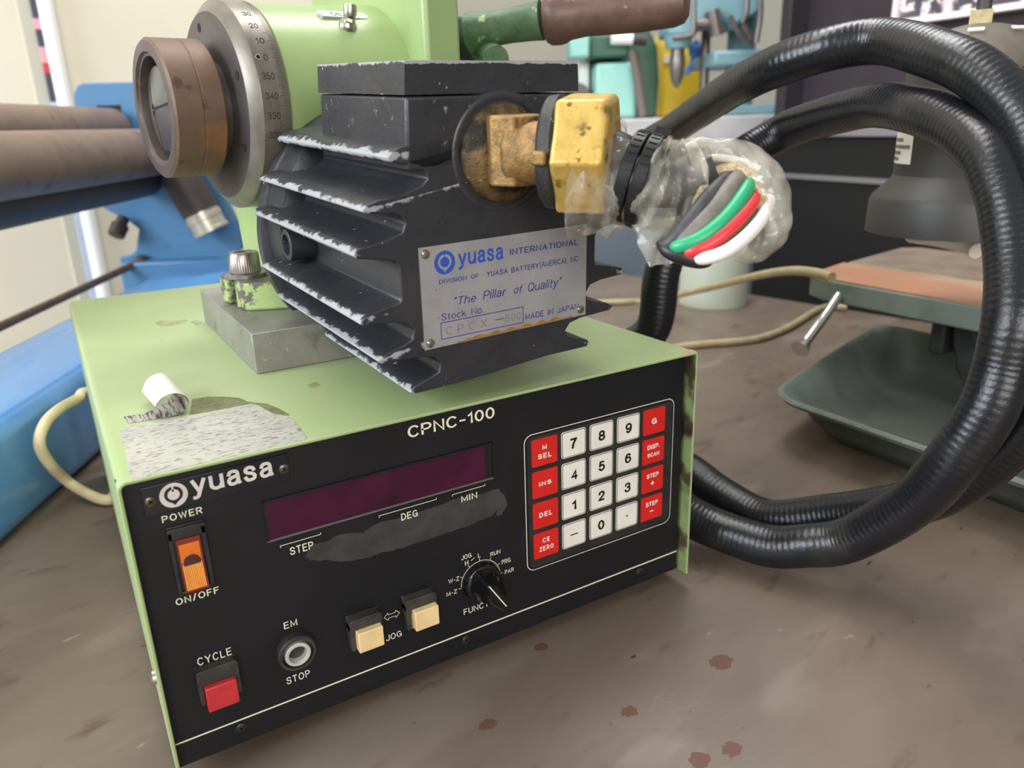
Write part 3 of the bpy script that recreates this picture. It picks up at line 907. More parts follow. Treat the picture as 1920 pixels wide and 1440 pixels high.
for j, row in enumerate(KEYS):
    for i, s in enumerate(row):
        x = 200.7 + 18.85 * i
        z = 115.6 - 18.5 * j
        b = MB(MM)
        red = i in (0, 4)
        K0 = 0.41
        if red:
            sheet(b, rrect(16.2, 15.6, 1.0, 3, x, z), K0, 0.4)
            tf = pf(K0 + 0.46)
            b.use(1)
            lines = s.split('\n')
            for q, t in enumerate(lines):
                zc = z + (0 if len(lines) == 1 else (2.6 if q == 0 else -2.4))
                if t == '+':
                    b.box((x, D0 - K0 - 0.44, zc), (2.6, 0.05, 0.7)).box((x, D0 - K0 - 0.47, zc), (0.7, 0.05, 2.6))
                elif t == '-':
                    b.box((x, D0 - K0 - 0.44, zc), (2.6, 0.05, 0.7))
                else:
                    w_, h_ = WID[t], (3.6 if t == 'G' else 2.9)
                    b.text(t, tf, x - w_ / 2, zc - h_ / 2, x + w_ / 2, zc + h_ / 2, wt=0.24, space=1.35 if i == 0 else 1.0)
            b.build('key', ['key_red', 'print_white'], keypad)
        else:
            sheet(b, rrect(16.0, 15.4, 1.4, 3, x, z), K0, 0.30)
            b.use(1)
            sheet(b, rrect(15.3, 14.7, 1.1, 3, x, z), K0 + 0.30, 0.06)
            b.use(0)
            sheet(b, rrect(14.5, 13.9, 1.0, 3, x, z), K0 + 0.36, 0.10)
            b.use(2)
            tf = pf(K0 + 0.52)
            if s == '-':
                b.box((x, D0 - K0 - 0.5, z), (5.2, 0.06, 0.75))
            elif s == '.':
                b.prism([(p[0], D0 - K0 - 0.46, p[1]) for p in circ(0.65, 12, x, z)], (0, -0.06, 0))
            else:
                w_ = 3.2 if s == '1' else 4.6
                b.text(s, tf, x - w_ / 2, z - 3.1, x + w_ / 2, z + 3.1, wt=0.24)
            b.build('key', ['key_white', 'key_line', 'key_black'], keypad)

# --- power rocker switch
b = MB(MM)
b.prism([(15.4, D0, 96.5), (30.6, D0, 96.5), (30.6, D0, 127.4), (15.4, D0, 127.4)], (0, -0.8, 0))
b.box((23.0, D0 - 1.2, 124.4), (15.2, 2.4, 5.0))
b.box((16.4, D0 - 1.2, 111), (1.8, 2.4, 29)).box((29.4, D0 - 1.2, 111), (2.0, 2.4, 29)).box((23, D0 - 1.2, 96.8), (15, 2.4, 1.4))
sw = b.build('power_switch', 'plastic_black', box, bevel=0.0003)
b = MB(MM)
rk = [(-0.8, 97.8), (-0.8, 121.6), (-2.2, 121.6), (-2.6, 119.6), (-2.6, 111.0), (-6.0, 98.8), (-5.4, 97.8)]
b.use(0).prism([(18.2, D0 + y, z) for y, z in rk], (9.4, 0, 0))
b.use(1).prism([(18.9, D0 - 2.66, 110.6), (26.9, D0 - 2.66, 110.6), (26.9, D0 - 2.66, 119.4), (18.9, D0 - 2.66, 119.4)], (0, -0.1, 0))
b.use(2)
for k in range(12):
    x = 19.0 + k * 0.66
    b.prism([(x, D0 - 2.75, 110.2), (x + 0.5, D0 - 2.75, 110.2), (x + 0.5, D0 - 5.9, 99.6), (x, D0 - 5.9, 99.6)], (0, -0.35, 0))
b.use(3)
b.prism([(p[0], D0 - 2.70, p[1]) for p in circ(3.4, 28, 23.0, 110.6)], (0, -0.6, 0))
b.build('rocker', ['amber_dark', 'amber', 'amber_bright', 'amber_dot'], sw, bevel=0.0002)

# --- push buttons with square shrouds
def push(name, x0, x1, z0, z1, depth, cap, capm, label):
    b = MB(MM)
    t = 2.2
    b.prism([(x0, D0, z0 - 1), (x1, D0, z0 - 1), (x1, D0, z1), (x0, D0, z1)], (0, -0.6, 0))
    b.prism([(x, D0, z) for x, z in rrect(x1 - x0, 7.6, 1.6, 4, (x0 + x1) / 2, z1 - 3.8)], (0, -depth, 0))
    b.prism([(x0, D0, z0), (x0 + t, D0, z0), (x0 + t, D0, z1 - 3), (x0, D0, z1 - 3)], (0, -depth * 0.92, 0))
    b.prism([(x1 - t, D0, z0), (x1, D0, z0), (x1, D0, z1 - 3), (x1 - t, D0, z1 - 3)], (0, -depth * 0.92, 0))
    o = b.build(name, 'housing_black', box, bevel=0.0004)
    b = MB(MM)
    cx0, cx1, cz0, cz1, cd_ = cap
    b.prism([(cx0, D0 - 0.6, cz0), (cx1, D0 - 0.6, cz0), (cx1, D0 - 0.6, cz1), (cx0, D0 - 0.6, cz1)], (0, -cd_, 0))
    c = b.build('button_cap', capm, o, bevel=0.0006, seg=3)
    c['label'] = label
    return o
push('jog_button', 85.2, 101.6, 40.4, 57.6, 6.0, (87.6, 100.4, 41.0, 52.0, 9.0), 'cap_cream', 'cream rectangular push button')
push('jog_button', 114.2, 131.0, 40.8, 58.0, 6.0, (117.2, 130.2, 41.4, 52.4, 9.0), 'cap_cream', 'cream rectangular push button, smudged')
push('cycle_button', 15.8, 33.6, 40.6, 58.2, 5.0, (18.2, 31.6, 38.0, 50.5, 7.0), 'cap_red', 'red rectangular push button')

# --- emergency stop: a black collar round a grey ring with a hollow middle
b = MB(MM)
b.lathe([(0, 9.0), (4.0, 9.0), (4.9, 8.3), (4.9, 7.3), (2.0, 7.1), (1.0, 0.1)], (59.9, D0, 49.6), (0, -1, 0), 40, cap=False)
es = b.build('stop_button', 'housing_black', box)
b = MB(MM)
b.lathe([(1.0, 6.0), (5.0, 6.0), (5.4, 5.6), (5.4, 4.5), (4.9, 4.2), (1.0, 3.9), (0.8, 0.1)], (59.9, D0, 49.6), (0, -1, 0), 40, cap=False)
b.build('grey_ring', 'ring_grey', es)

# --- function selector knob
b = MB(MM)
b.lathe([(0, 11.2), (1.2, 11.1), (4.0, 10.4), (4.6, 9.6), (4.8, 9.0)], (kx, D0, kz), (0, -1, 0), 40)
knob = b.build('function_knob', 'knob_black', box)
ka = math.radians(122)
dx, dz = math.cos(ka), math.sin(ka)
def kp(a_, c_, y):
    return (kx + dx * a_ - dz * c_, D0 - y, kz + dz * a_ + dx * c_)
b = MB(MM)
b.loft([[kp(*q, 4.0) for q in ((10.4, -1.8), (10.4, 1.8), (4, 8.4), (-5, 8.8), (-11.4, 5.0), (-11.4, -5.0), (-5, -8.8), (4, -8.4))],
        [kp(*q, 10.0) for q in ((10.2, -1.2), (10.2, 1.2), (4, 5.4), (-5, 6.6), (-11.0, 4.4), (-11.0, -4.4), (-5, -6.6), (4, -5.4))],
        [kp(*q, 18.5) for q in ((9.6, -0.9), (9.6, 0.9), (4, 1.8), (-5, 3.0), (-10.4, 2.2), (-10.4, -2.2), (-5, -3.0), (4, -1.8))]])
b.build('grip', 'knob_black', knob, bevel=0.0007, seg=3)
b = MB(MM)
b.prism([kp(9.4, -0.3, 18.55), kp(9.4, 0.3, 18.55), kp(-8.6, 0.3, 18.55), kp(-8.6, -0.3, 18.55)], (0, -0.12, 0))
b.build('pointer_line', 'print_cream', knob)

# --- rubber feet and side screw
for x, y in ((30, 28), (270, 28), (30, 380), (270, 380)):
    b = MB(MM)
    b.lathe([(0, 7), (1.0, 8), (9.2, 9)], (x, y, 0.05), (0, 0, 1), 20)
    b.build('rubber_foot', 'hex_dark', box)
b = MB(MM)
b.lathe([(0, 3.4), (1.2, 3.2), (2.2, 1.6), (2.3, 0.1)], (1.0, 22, 50), (-1, 0, 0), 20)
b.build('side_screw', 'chrome', box)

# --- worn silver sticker and its grime on the lid
def lidp(pts, z):
    return [(x * 1000, y * 1000, z) for x, y in pts]
stk = [(0.0084, 0.0624), (0.0096, 0.0636), (0.0107, 0.0641), (0.0348, 0.0641), (0.049, 0.0627), (0.0666, 0.0626), (0.0689, 0.0591), (0.0703, 0.0519), (0.0722, 0.0418), (0.0767, 0.0354), (0.0778, 0.0283), (0.0767, 0.0039), (0.0749, 0.0012), (0.0723, 0.0009), (0.0638, 0.0014), (0.0523, 0.0007), (0.0331, 0.0016), (0.0249, 0.001), (0.0186, 0.0014), (0.0135, 0.0007), (0.0088, 0.001), (0.0071, 0.002), (0.0066, 0.0052), (0.0071, 0.0086), (0.0068, 0.0126), (0.0075, 0.0247), (0.0079, 0.0396), (0.0081, 0.0568)]
b = MB(MM)
b.prism(lidp(stk, H + 0.02), (0, 0, 0.12))
b.build('worn_sticker', 'sticker_silver', box)
grm = [(0.0398, 0.07), (0.0435, 0.0875), (0.0511, 0.087), (0.0579, 0.082), (0.0642, 0.075), (0.066, 0.0672), (0.0735, 0.058), (0.0765, 0.047), (0.0785, 0.036), (0.0767, 0.0354), (0.0722, 0.0418), (0.0703, 0.0519), (0.0689, 0.0591), (0.0666, 0.0626), (0.049, 0.0627), (0.0383, 0.0638)]
b = MB(MM)
b.prism(lidp(grm, H + 0.01), (0, 0, 0.04))
b.build('sticker_grime', 'grime', box)

for sm_ in ([(0.0502, 0.2776, 0.1541), (0.0545, 0.2840, 0.1541), (0.0623, 0.2760, 0.1541), (0.0711, 0.2751, 0.1541), (0.0700, 0.2661, 0.1541), (0.0621, 0.2627, 0.1541), (0.0524, 0.2627, 0.1541)], [(0.0713, 0.2651, 0.1541), (0.0760, 0.2693, 0.1541), (0.0792, 0.2590, 0.1541), (0.0743, 0.2514, 0.1541)], [(0.0982, 0.0751, 0.1541), (0.1038, 0.0775, 0.1541), (0.1044, 0.0706, 0.1541), (0.0989, 0.0673, 0.1541)]):
    b = MB(MM)
    b.prism([(x * 1000, y * 1000, H + 0.01) for x, y, z in sm_], (0, 0, 0.03))
    b.build('smudge', 'smudge', box)

# ================================================================== loose curl of clear-backed tape on the lid
near = [(12.5, 69, 0), (25, 67, 0), (34, 66, 1), (38.5, 66, 4), (38.5, 66, 8), (34, 66, 10.8), (28.5, 66, 9.8), (25, 67, 6)]
far = [(11.5, 80, 0), (22, 80, 0), (31, 88, 1), (37, 94, 4), (37, 99, 8), (33, 102, 11.5), (26.5, 100, 10.5), (22.5, 95, 6)]
nr, fr_ = smooth_path(near, 6), smooth_path(far, 6)
curl = thing('tape_curl', 'curled strip of white tape lying on the green lid behind the worn sticker', 'tape', (0.025, 0.075, 0.1541))
b = MB(MM)
b.loft([[(p[0], p[1], p[2] + H + 0.25), tuple(a * 0.5 + c * 0.5 + d for a, c, d in zip(p, q, (0, 0, H + 0.25))), (q[0], q[1], q[2] + H + 0.25)] for p, q in zip(nr, fr_)], closed=False)
b.build('inner_face', 'tape_inside', curl, recalc=False)
b = MB(MM)
def off_(P):
    out = []
    for i in range(len(P)):
        a, c = P[max(i - 1, 0)], P[min(i + 1, len(P) - 1)]
        t = Vector((c[0] - a[0], 0, c[2] - a[2])).normalized()
        out.append((P[i][0] + t.z * 0.3, P[i][1], max(P[i][2] - t.x * 0.3, -0.2)))
    return out
b.loft([[(p[0], p[1], p[2] + H + 0.25), (q[0], q[1], q[2] + H + 0.25)] for p, q in zip(off_(nr), off_(fr_))], closed=False)
b.build('outer_face', 'tape_white', curl, recalc=False)

# ================================================================== aluminium plate under the indexer
pl = MB(MM)
pl.box((135, 185, H + 11.5), (108, 150.4, 22.8))
pl_o = pl.build('mounting_plate', 'aluminium', None, bevel=0.0005)
tag(pl_o, 'thick bare aluminium plate lying on the green lid under the indexer', 'metal plate')

# ================================================================== finned electric motor
a8 = math.radians(8)
IF = frame((0.1267, 0.0013, 0.1641), (math.cos(a8), math.sin(a8), 0), (-math.sin(a8), math.cos(a8), 0)) @ Matrix.Scale(0.001, 4)
MF = frame3((0.1267, 0.0013, 0.1641), ((0.998507, -0.053912, -0.008842), (0.053341, 0.997033, -0.055499), (0.011807, 0.054944, 0.998420))) @ Matrix.Scale(0.001, 4)
motor = thing('electric_motor', 'black cast motor with chipped cooling fins and a silver nameplate on its front', 'motor', tuple(MF @ Vector((51, 60, 0))), math.radians(3.1))
left = [(19, 111.2), (8, 109.8), (1, 108.6), (-2.6, 107.3), (-5.5, 105.2), (-4.6, 103.2), (2.7, 101.6), (8.6, 100.6), (12.0, 98.4), (12.6, 95.4), (9.6, 92.6), (1.9, 90.2), (-11.0, 88.2), (-16.6, 86.4), (-18.2, 84.6), (-16.2, 83.4), (-4.0, 82.3), (0.2, 80.6), (1.2, 77.9), (-0.6, 74.2), (-6, 72.4), (-12.5, 71.0), (-21.3, 69.6), (-23.6, 67.3), (-21.7, 65.5), (-7.6, 63.2), (-4.2, 62.0), (-2.8, 59.4), (-3.0, 45.2), (-4.0, 44.2), (-12.2, 42.6), (-21.5, 40.2), (-23.2, 37.8), (-21.0, 36.5), (-7.0, 35.6), (-0.4, 34.0), (2.3, 30.2), (1.0, 26.4), (-3.6, 24.4), (-12.1, 22.2), (-16.4, 19.9), (-14.4, 17.8), (5.2, 17.0), (12.2, 15.4), (15.0, 12.0), (13.8, 8.2), (8.0, 6.0), (0.2, 3.6), (-1.8, 1.2), (1.0, 0.0), (27, 0.2)]
CX = 51.4
rt = [(2 * CX - x, z + 2.8 * max(0.0, 1 - z / 90)) for x, z in reversed(left)]
prof = left + rt
LEN = 136.0
NSEG = 9
b = MB(MF)
fine = []
for p, q in zip(prof, prof[1:] + prof[:1]):
    n_ = max(1, int(math.hypot(q[0] - p[0], q[1] - p[1]) / 2.2))
    fine += [(p[0] + (q[0] - p[0]) * k / n_, p[1] + (q[1] - p[1]) * k / n_) for k in range(n_)] if p[0] < 25 or p[0] > 80 else [p]
b.loft([[(x, w_, z if w_ < 105 else max(z, 8.6)) for x, z in fine] for w_ in (0, 14, 28, 42, 56, 70, 84, 98, 104, 106, 121, LEN)])
TIPS = [(-5.2, 105.2), (-18.0, 84.8), (-23.4, 67.4), (-23.0, 38.0), (-16.2, 20.0), (-1.4, 0.8)]
TIPS += [(2 * CX - x, z + 2.8 * max(0.0, 1 - z / 90)) for x, z in TIPS]
def fin_wear(q):
    d_ = min(math.hypot(q.x - x, q.z - z) for x, z in TIPS)
    return max(0.0, 0.66 - d_ / 7.0) + 0.24 * max(0.0, 1 - d_ / 16.0) + (0.12 if abs(q.x - CX) > 50 else 0.0)
b.wear(fin_wear)
mh = b.build('motor_housing', 'motor_paint', motor, angle=42, bevel=0.0007, seg=2)
# web that closes the fins at the back, then the mounting flange
b = MB(MF)
b.lathe([(117, 60), (119, 66.5), (136.5, 68.5)], (CX, 0, 54), (0, 1, 0), 72)
b.build('fin_web', 'motor_paint', motor, angle=30)
b = MB(MF)
b.loft([[(CX + r_ * math.cos(2 * PI * k / 72), w_, max(9.0, 50 + r_ * math.sin(2 * PI * k / 72))) for k in range(72)] for w_, r_ in ((135.5, 70), (136.5, 72), (144, 72), (145.5, 70))])
b.build('rear_flange', 'motor_back', motor, angle=30)
b = MB(MF)
b.lathe([(-4, 8.6), (13, 8.2), (13.4, 7.6), (13.4, 5.6), (6, 5.0), (6, 0.1)], (-3.5, 106, 53.5), (-1, 0, 0), 28, cap=False)
b.build('flange_bolt', 'motor_back', motor)
# terminal box
b = MB(MF)
b.loft([[(x, y, z) for x, y in ((4.0 - g, 0.0), (92.8 + g, 0.0), (92.8 + g, 93), (4.0 - g, 93))] for z, g in ((99, 0.8), (113, 0.0), (127.8, -0.6))])
b.wear(lambda q: 0.35)
tb = b.build('terminal_box', 'motor_paint', motor, bevel=0.0012, seg=3)
b = MB(MF)
b.loft([[(x, y, z) for x, y in ((4.2 + g, 0.3), (93.0 - g, 0.3), (93.0 - g, 94), (4.2 + g, 94))] for z, g in ((128.4, 0), (129.6, 0.08), (132, 0.2), (138.2, 0.62), (139.6, 0.72), (141.2, 0.8), (141.3, 5.0))])
b.wear(lambda q: 0.45 if q.z > 141.26 else 0.85 if q.z > 140.5 else (0.50 if q.z < 129 else (0.35 if q.z > 139 else 0.0)))
b.build('lid', 'motor_paint', tb, bevel=0.0016, seg=3)
# raised boss round the cable gland
b = MB(MF)
b.lathe([(-4, 30), (0.2, 25.4), (0.5, 24.0), (0.3, 22.6), (-2, 21.8)], (50.5, 0, 103.4), (0, -1, 0), 56, cap=False)
b.build('gland_boss', 'motor_paint', motor)
# bronze gland with brass nut
ga = (0, -1, 0)
GC = (50.5, 0, 103.4)
b = MB(MF)
b.lathe([(-3, 21.3), (1.0, 21.3), (2.6, 20.4), (4.6, 17.0), (6.2, 13.5), (7, 8), (7, 0.1)], GC, ga, 56)
gl = b.build('cable_gland', 'bronze', motor, angle=50)
b = MB(MF)
b.prism([(x, y, 91.5) for x, y in ((41, -1), (36, -13), (41.5, -22), (60, -22), (64, -1))], (0, 0, 28.5))
EG = Vector((math.cos(math.radians(50)), -math.sin(math.radians(50)), 0))
EC = (50.5, -18, 105)
b.lathe([(-8, 11), (-6, 13.4), (9, 12.6), (12, 13.6)], EC, EG, 36)
b.build('gland_elbow', 'bronze_light', gl, angle=50, bevel=0.0012, seg=3)
b = MB(MF)
b.lathe([(8.4, 16), (9.2, 20.8), (10.6, 22.6), (15.2, 23.2), (16.2, 22)], EC, EG, 48)
b.build('gland_washer', 'gasket_black', gl)
b = MB(MF)
t_ = Vector(EC) + EG * 11.5 + Vector((-EG.y, EG.x, 0)) * -22.6
b.box(tuple(t_), (6, 6, 5.4), math.radians(-50))
b.build('washer_tab', 'bronze_light', gl, bevel=0.001)
b = MB(MF)
b.lathe([(15.4, 23.0), (16.6, 25.8), (35.6, 25.8), (37.4, 23.8), (38.0, 13)], EC, EG, 6, a0=math.radians(34))
b.build('brass_nut', 'brass', gl, bevel=0.0014, seg=3)
# nameplate
b = MB(MF)
b.prism([(6.9, 0, 20.1), (100.0, 0, 20.9), (99.4, 0, 67.2), (6.4, 0, 66.7)], (0, -0.6, 0))
b.use(1)
rp = [(24, 20.4)] + [(24 + 2.7 * k, 20.6 + 0.022 * k + (1.2 + 0.9 * math.sin(k * 1.9) + 0.5 * math.sin(k * 4.3)) * (1 if 1 < k < 24 else 0.3)) for k in range(26)] + [(92, 20.9)]
b.prism([(x, -0.6, z) for x, z in rp], (0, -0.03, 0))
npl = b.build('nameplate', ['plate_silver', 'plate_rust'], motor, bevel=0.0001)
for x, z in ((9.5, 63.7), (95.6, 64.6), (96.6, 24.2), (9.8, 23.0)):
    b = MB(MF)
    b.lathe([(0.5, 2.1), (1.1, 2.0), (1.9, 1.3), (2.1, 0.1)], (x, 0, z), (0, -1, 0), 18)
    b.build('rivet', 'rivet', npl)
NT = lambda x, z: (x, -0.68, z)
b = MB(MF)
def logo2(b, lx, lz, s):
    P = lambda pts, o: b.poly([(lx + x * s, -0.66 - o, lz + z * s) for x, z in pts])
    b.use(0)
    P(circ(5.5, 44), 0.0)
    b.use(1)
    P([(3.55 * math.cos(math.radians(t)), 3.55 * math.sin(math.radians(t)) + 0.35) for t in range(-50, 231, 8)] + [(-0.9, -3.4), (0, -4.6), (0.9, -3.4)], 0.04)
    b.use(0)
    P(circ(2.4, 28, 0, 0.25), 0.08)
    P([(-0.18, 1.6), (0.18, 1.6), (0.18, 4.4), (-0.18, 4.4)], 0.08)
logo2(b, 18.9, 58.8, 0.96)
b.build('logo', ['ink_blue', 'plate_silver'], npl)
def TT(s, x0, z0, x1, z1, m='ink_navy', extra=(), **k):
    q = MB(MF)
    q.text(s, NT, x0, z0, x1, z1, **k)
    for c, d in extra:
        q.box(c, d)
    q.build('lettering', m, npl)
TT('yuasa', 25.7, 54.5, 50.0, 62.2, m='ink_blue', wt=0.19, space=1.0)
TT('INTERNATIONAL', 53.6, 57.4, 94.0, 60.7, wt=0.17, space=1.12)
TT('DIVISION OF', 15.6, 49.3, 36.3, 51.6, wt=0.16, space=1.08)
TT('YUASA BATTERY', 40.5, 49.2, 70.2, 51.9, wt=0.17, space=1.05)
TT('(AMERICA). INC', 70.8, 49.0, 94.1, 52.3, wt=0.15, space=1.0)
TT('\u201cThe', 22.9, 38.4, 34.6, 42.4, shear=0.2, wt=0.12)
TT('Pillar', 38.2, 38.6, 51.4, 42.8, shear=0.2, wt=0.12)
TT('of', 55.6, 38.8, 60.8, 42.6, shear=0.2, wt=0.12)
TT('Quality\u201d', 63.8, 37.4, 84.5, 42.9, shear=0.2, wt=0.12)
TT('Stock No.', 16.0, 32.3, 38.4, 35.9, space=1.05, wt=0.12)
TT('MADE IN JAPAN', 62.2, 24.5, 95.1, 27.9, space=1.08)
b = MB(MF)
b.box((47.4, -0.66, 27.7), (5.0, 0.06, 0.35))
for p in (((15.6, 27.5), (0.35, 7.9)), ((60.9, 27.8), (0.35, 7.9)), ((38.2, 31.5), (45.4, 0.35)), ((38.2, 23.7), (45.4, 0.35))):
    b.box((p[0][0], -0.66, p[0][1]), (p[1][0], 0.06, p[1][1]))
b.build('stock_number_box', 'ink_navy', npl)
for ch, x0, w_ in (('C', 18.0, 3.4), ('P', 24.2, 3.2), ('C', 30.2, 3.4), ('X', 36.6, 3.6)):
    TT(ch, x0, 25.2, x0 + w_, 29.2, m='stamp_grey')
TT('600', 44.2 + 6.4, 25.4, 59.6, 29.4, m='stamp_grey', space=1.3)

# ================================================================== cable end: wires in a crumpled clear bag, held by two cable ties
cable = thing('cable_end', 'bare wire ends bundled in a crumpled clear plastic bag at the brass gland', 'cable', (0.2096, -0.0560, 0.2584), a8)
DM = IF
b = MB(DM)
core = [tuple(IF.inverted() @ MF @ Vector(q_)) for q_ in ((70, -41, 105), (76, -48, 104))] + [(73.0, -67.8, 93.3), (78.5, -78.7, 91.2), (84.4, -87.3, 93.1), (89.6, -94.7, 96.9)]
b.tube(smooth_path(core, 5), 9.6, 20)
b.build('cable_jacket', 'cable_dark', cable)
# wires curving out of the bag mouth
WIRES = [('wire_charcoal', 3.3, [(96.1, -100.1, 96.3), (85.4, -101.4, 92.5), (74.5, -101.9, 86.4), (65.1, -101.0, 78.3), (60.1, -98.2, 72.1), (59.6, -94.1, 69.6)]),
         ('wire_grey', 4.2, [(97.1, -101.2, 95.4), (85.1, -105.3, 90.3), (75.1, -105.5, 82.8), (67.0, -103.3, 76.6), (62.2, -99.8, 72.1), (61.5, -95.7, 69.1)]),
         ('wire_green', 3.0, [(98.2, -104.5, 93.8), (86.4, -110.3, 88.5), (74.8, -111.1, 80.4), (65.3, -108.0, 73.9), (59.8, -101.9, 70.5), (60.7, -97.8, 70.4)]),
         ('wire_red', 2.6, [(98.0, -107.9, 89.5), (86.2, -113.6, 84.3), (75.0, -114.0, 77.5), (66.4, -110.7, 71.6), (61.7, -105.8, 68.7), (63.0, -100.6, 68.0)]),
         ('wire_darkgreen', 2.3, [(97.4, -109.7, 83.9), (86.2, -114.0, 79.5), (77.4, -113.8, 75.2), (70.0, -111.5, 70.7), (65.6, -107.5, 68.2), (66.1, -103.3, 67.5)]),
         ('wire_white', 2.6, [(99.5, -112.5, 85.1), (86.7, -117.9, 79.0), (76.3, -118.6, 73.4), (68.6, -116.0, 68.9), (63.7, -110.7, 66.6), (64.8, -104.3, 66.5)])]
for m_, r_, pts in WIRES:
    b = MB(DM)
    b.tube(smooth_path(pts, 7), r_, 14)
    o = b.build('wire', m_, cable)
    o['label'] = m_.replace('wire_', '').replace('darkgreen', 'dark green') + ' insulated wire'
b = MB(DM)
b.tube(smooth_path([(58.7, -92.7, 71.2), (58.2, -97.3, 68.7), (61.4, -103.4, 66.3), (66.2, -107.9, 64.7), (70.9, -108.2, 64.8)], 6), [1.6 + 1.6 * math.sin(PI * k / 24) for k in range(25)], 12)
b.build('tape_end', 'wire_black', cable)
b = MB(DM)
b.tube(smooth_path([(78.8, -95.0, 80.1), (80.0, -95.0, 86.2), (83.3, -96.0, 91.7), (87.7, -98.5, 95.9), (91.7, -103.0, 96.6), (93.5, -107.4, 93.4), (93.3, -111.2, 88.0), (92.9, -113.4, 82.1)], 6), 2.9, 12, rf=lambda i, a: 1 + 0.15 * math.sin(2 * a + i * 0.9))
b.build('filler_string', 'string', cable)
b = MB(DM)
b.tube(smooth_path([(82.9, -91.1, 100.5), (87.5, -96.1, 101.1), (92.7, -102.4, 99.7), (97.1, -108.9, 96.4)], 6), 1.5, 12)
b.build('shield_wire', 'print_silver', cable)
# crumpled bag
def crumple(i, a):
    return 1.0 + 0.10 * abs(math.sin(1.5 * a + i * 0.21)) + 0.09 * abs(math.sin(2.5 * a - i * 0.33 + 0.7)) - 0.07 * abs(math.sin(4 * a + i * 0.47)) + 0.03 * math.sin(7 * a + i * 0.9)
bagp = [(64.0, -51.3, 94.4) + (23.5,), (66.0, -56.0, 92.7) + (21.5,), (68.7, -61.5, 92.7) + (18.0,), (71.5, -65.9, 93.3) + (15.0,), (74.2, -69.9, 92.4) + (15.0,), (75.6, -75.1, 90.6) + (16.8,), (79.2, -81.5, 89.8) + (18.0,), (82.3, -85.9, 91.0) + (16.5,), (84.1, -87.2, 91.3) + (15.0,)]
sp_ = smooth_path(bagp, 10)
b = MB(DM)
b.tube([p[:3] for p in sp_], [p[3] for p in sp_], 72, cap=False, rf=crumple)
bag = b.build('plastic_bag', 'clear_plastic', cable, angle=22)
b = MB(DM)
hook = [(80.9, -86.6, 99.9) + (7.4,), (87.3, -92.3, 102.1) + (6.4,), (93.1, -99.4, 101.9) + (5.6,), (97.4, -107.1, 97.6) + (6.0,), (98.9, -113.3, 89.6) + (6.0,), (96.6, -117.0, 80.4) + (6.2,), (91.8, -118.2, 72.8) + (6.4,), (86.3, -115.7, 68.1) + (5.4,), (80.4, -111.9, 66.2) + (3.0,)]
sp_ = smooth_path(hook, 10)
b.tube([p[:3] for p in sp_], [p[3] for p in sp_], 56, cap=False, rf=crumple)
b.build('bag_mouth', 'clear_plastic', bag, angle=22)
b = MB(DM)
flap = [[(66.3, -69.9, 81.8), (70.5, -81.0, 78.7), (76.2, -91.4, 80.1)], [(63.9, -74.0, 75.3), (67.2, -85.8, 72.7), (72.9, -95.0, 73.3)], [(63.1, -79.0, 67.9), (64.4, -90.6, 67.6), (71.9, -99.7, 68.0)], [(62.6, -84.2, 60.4), (64.8, -93.1, 62.4), (72.1, -103.4, 63.3)]]
rows = []
for r_ in flap:
    rows.append(smooth_path(r_, 8))
cols = list(zip(*rows))
cols = [smooth_path(c, 6) for c in cols]
cols = [[(p[0] + 0.5 * math.sin(i * 1.3 + j), p[1] + 0.9 * math.sin(i * 0.9 + j * 0.6), p[2]) for j, p in enumerate(c)] for i, c in enumerate(cols)]
b.loft(cols, closed=False)
b.build('bag_flap', 'clear_plastic', bag, angle=25, recalc=False)
# inside of the bag: folded black jacket end
b = MB(DM)
b.tube(smooth_path([(80.0, -89.7, 75.9), (82.7, -89.2, 84.0), (87.7, -91.3, 92.0), (94.4, -95.6, 96.3), (99.1, -102.0, 93.7)], 6), 6.0, 16)
b.build('jacket_end', 'wire_black', cable)
# cable ties
for q, (c0, c1) in enumerate((((70.0, -63.8, 94.2), (72.8, -68.3, 92.7)), ((72.9, -69.1, 92.9), (75.7, -73.6, 91.4)))):
    b = MB(DM)
    ax = (Vector(c1) - Vector(c0)).normalized()
    b.lathe([(-0.2, 14.0), (0.0, 18.6), (0.3, 19.0), (4.9, 19.0), (5.2, 18.6), (5.4, 14.0)], c0, ax, 56, cap=False)
    e1 = Vector((0, 0, 1)); e1 = (e1 - ax * e1.dot(ax)).normalized(); e2 = ax.cross(e1)
    for k in range(34):
        t = 2 * PI * k / 34
        p = Vector(c0) + ax * 2.6 + (e1 * math.cos(t) + e2 * math.sin(t)) * 19.0
        rr_ = e1 * math.cos(t) + e2 * math.sin(t)
        tg = ax.cross(rr_)
        pts = [p + ax * sx * 1.7 + tg * sy * 0.6 for sx, sy in ((-1, -1), (1, -1), (1, 1), (-1, 1))]
        b.prism([tuple(v) for v in pts], tuple(rr_ * 0.35))
    if q == 1:
        t = math.radians(-28)
        rr_ = e1 * math.cos(t) - e2 * math.sin(t) * -1
        p = Vector(c0) + ax * 2.6 + rr_ * 19.0
        tg = ax.cross(rr_)
        pts = [p + ax * sx * 3.2 + tg * sy * 3.4 for sx, sy in ((-1, -1), (1, -1), (1, 1), (-1, 1))]
        b.prism([tuple(v) for v in pts], tuple(rr_ * 3.4))
    b.build('cable_tie', 'tie_black', cable)

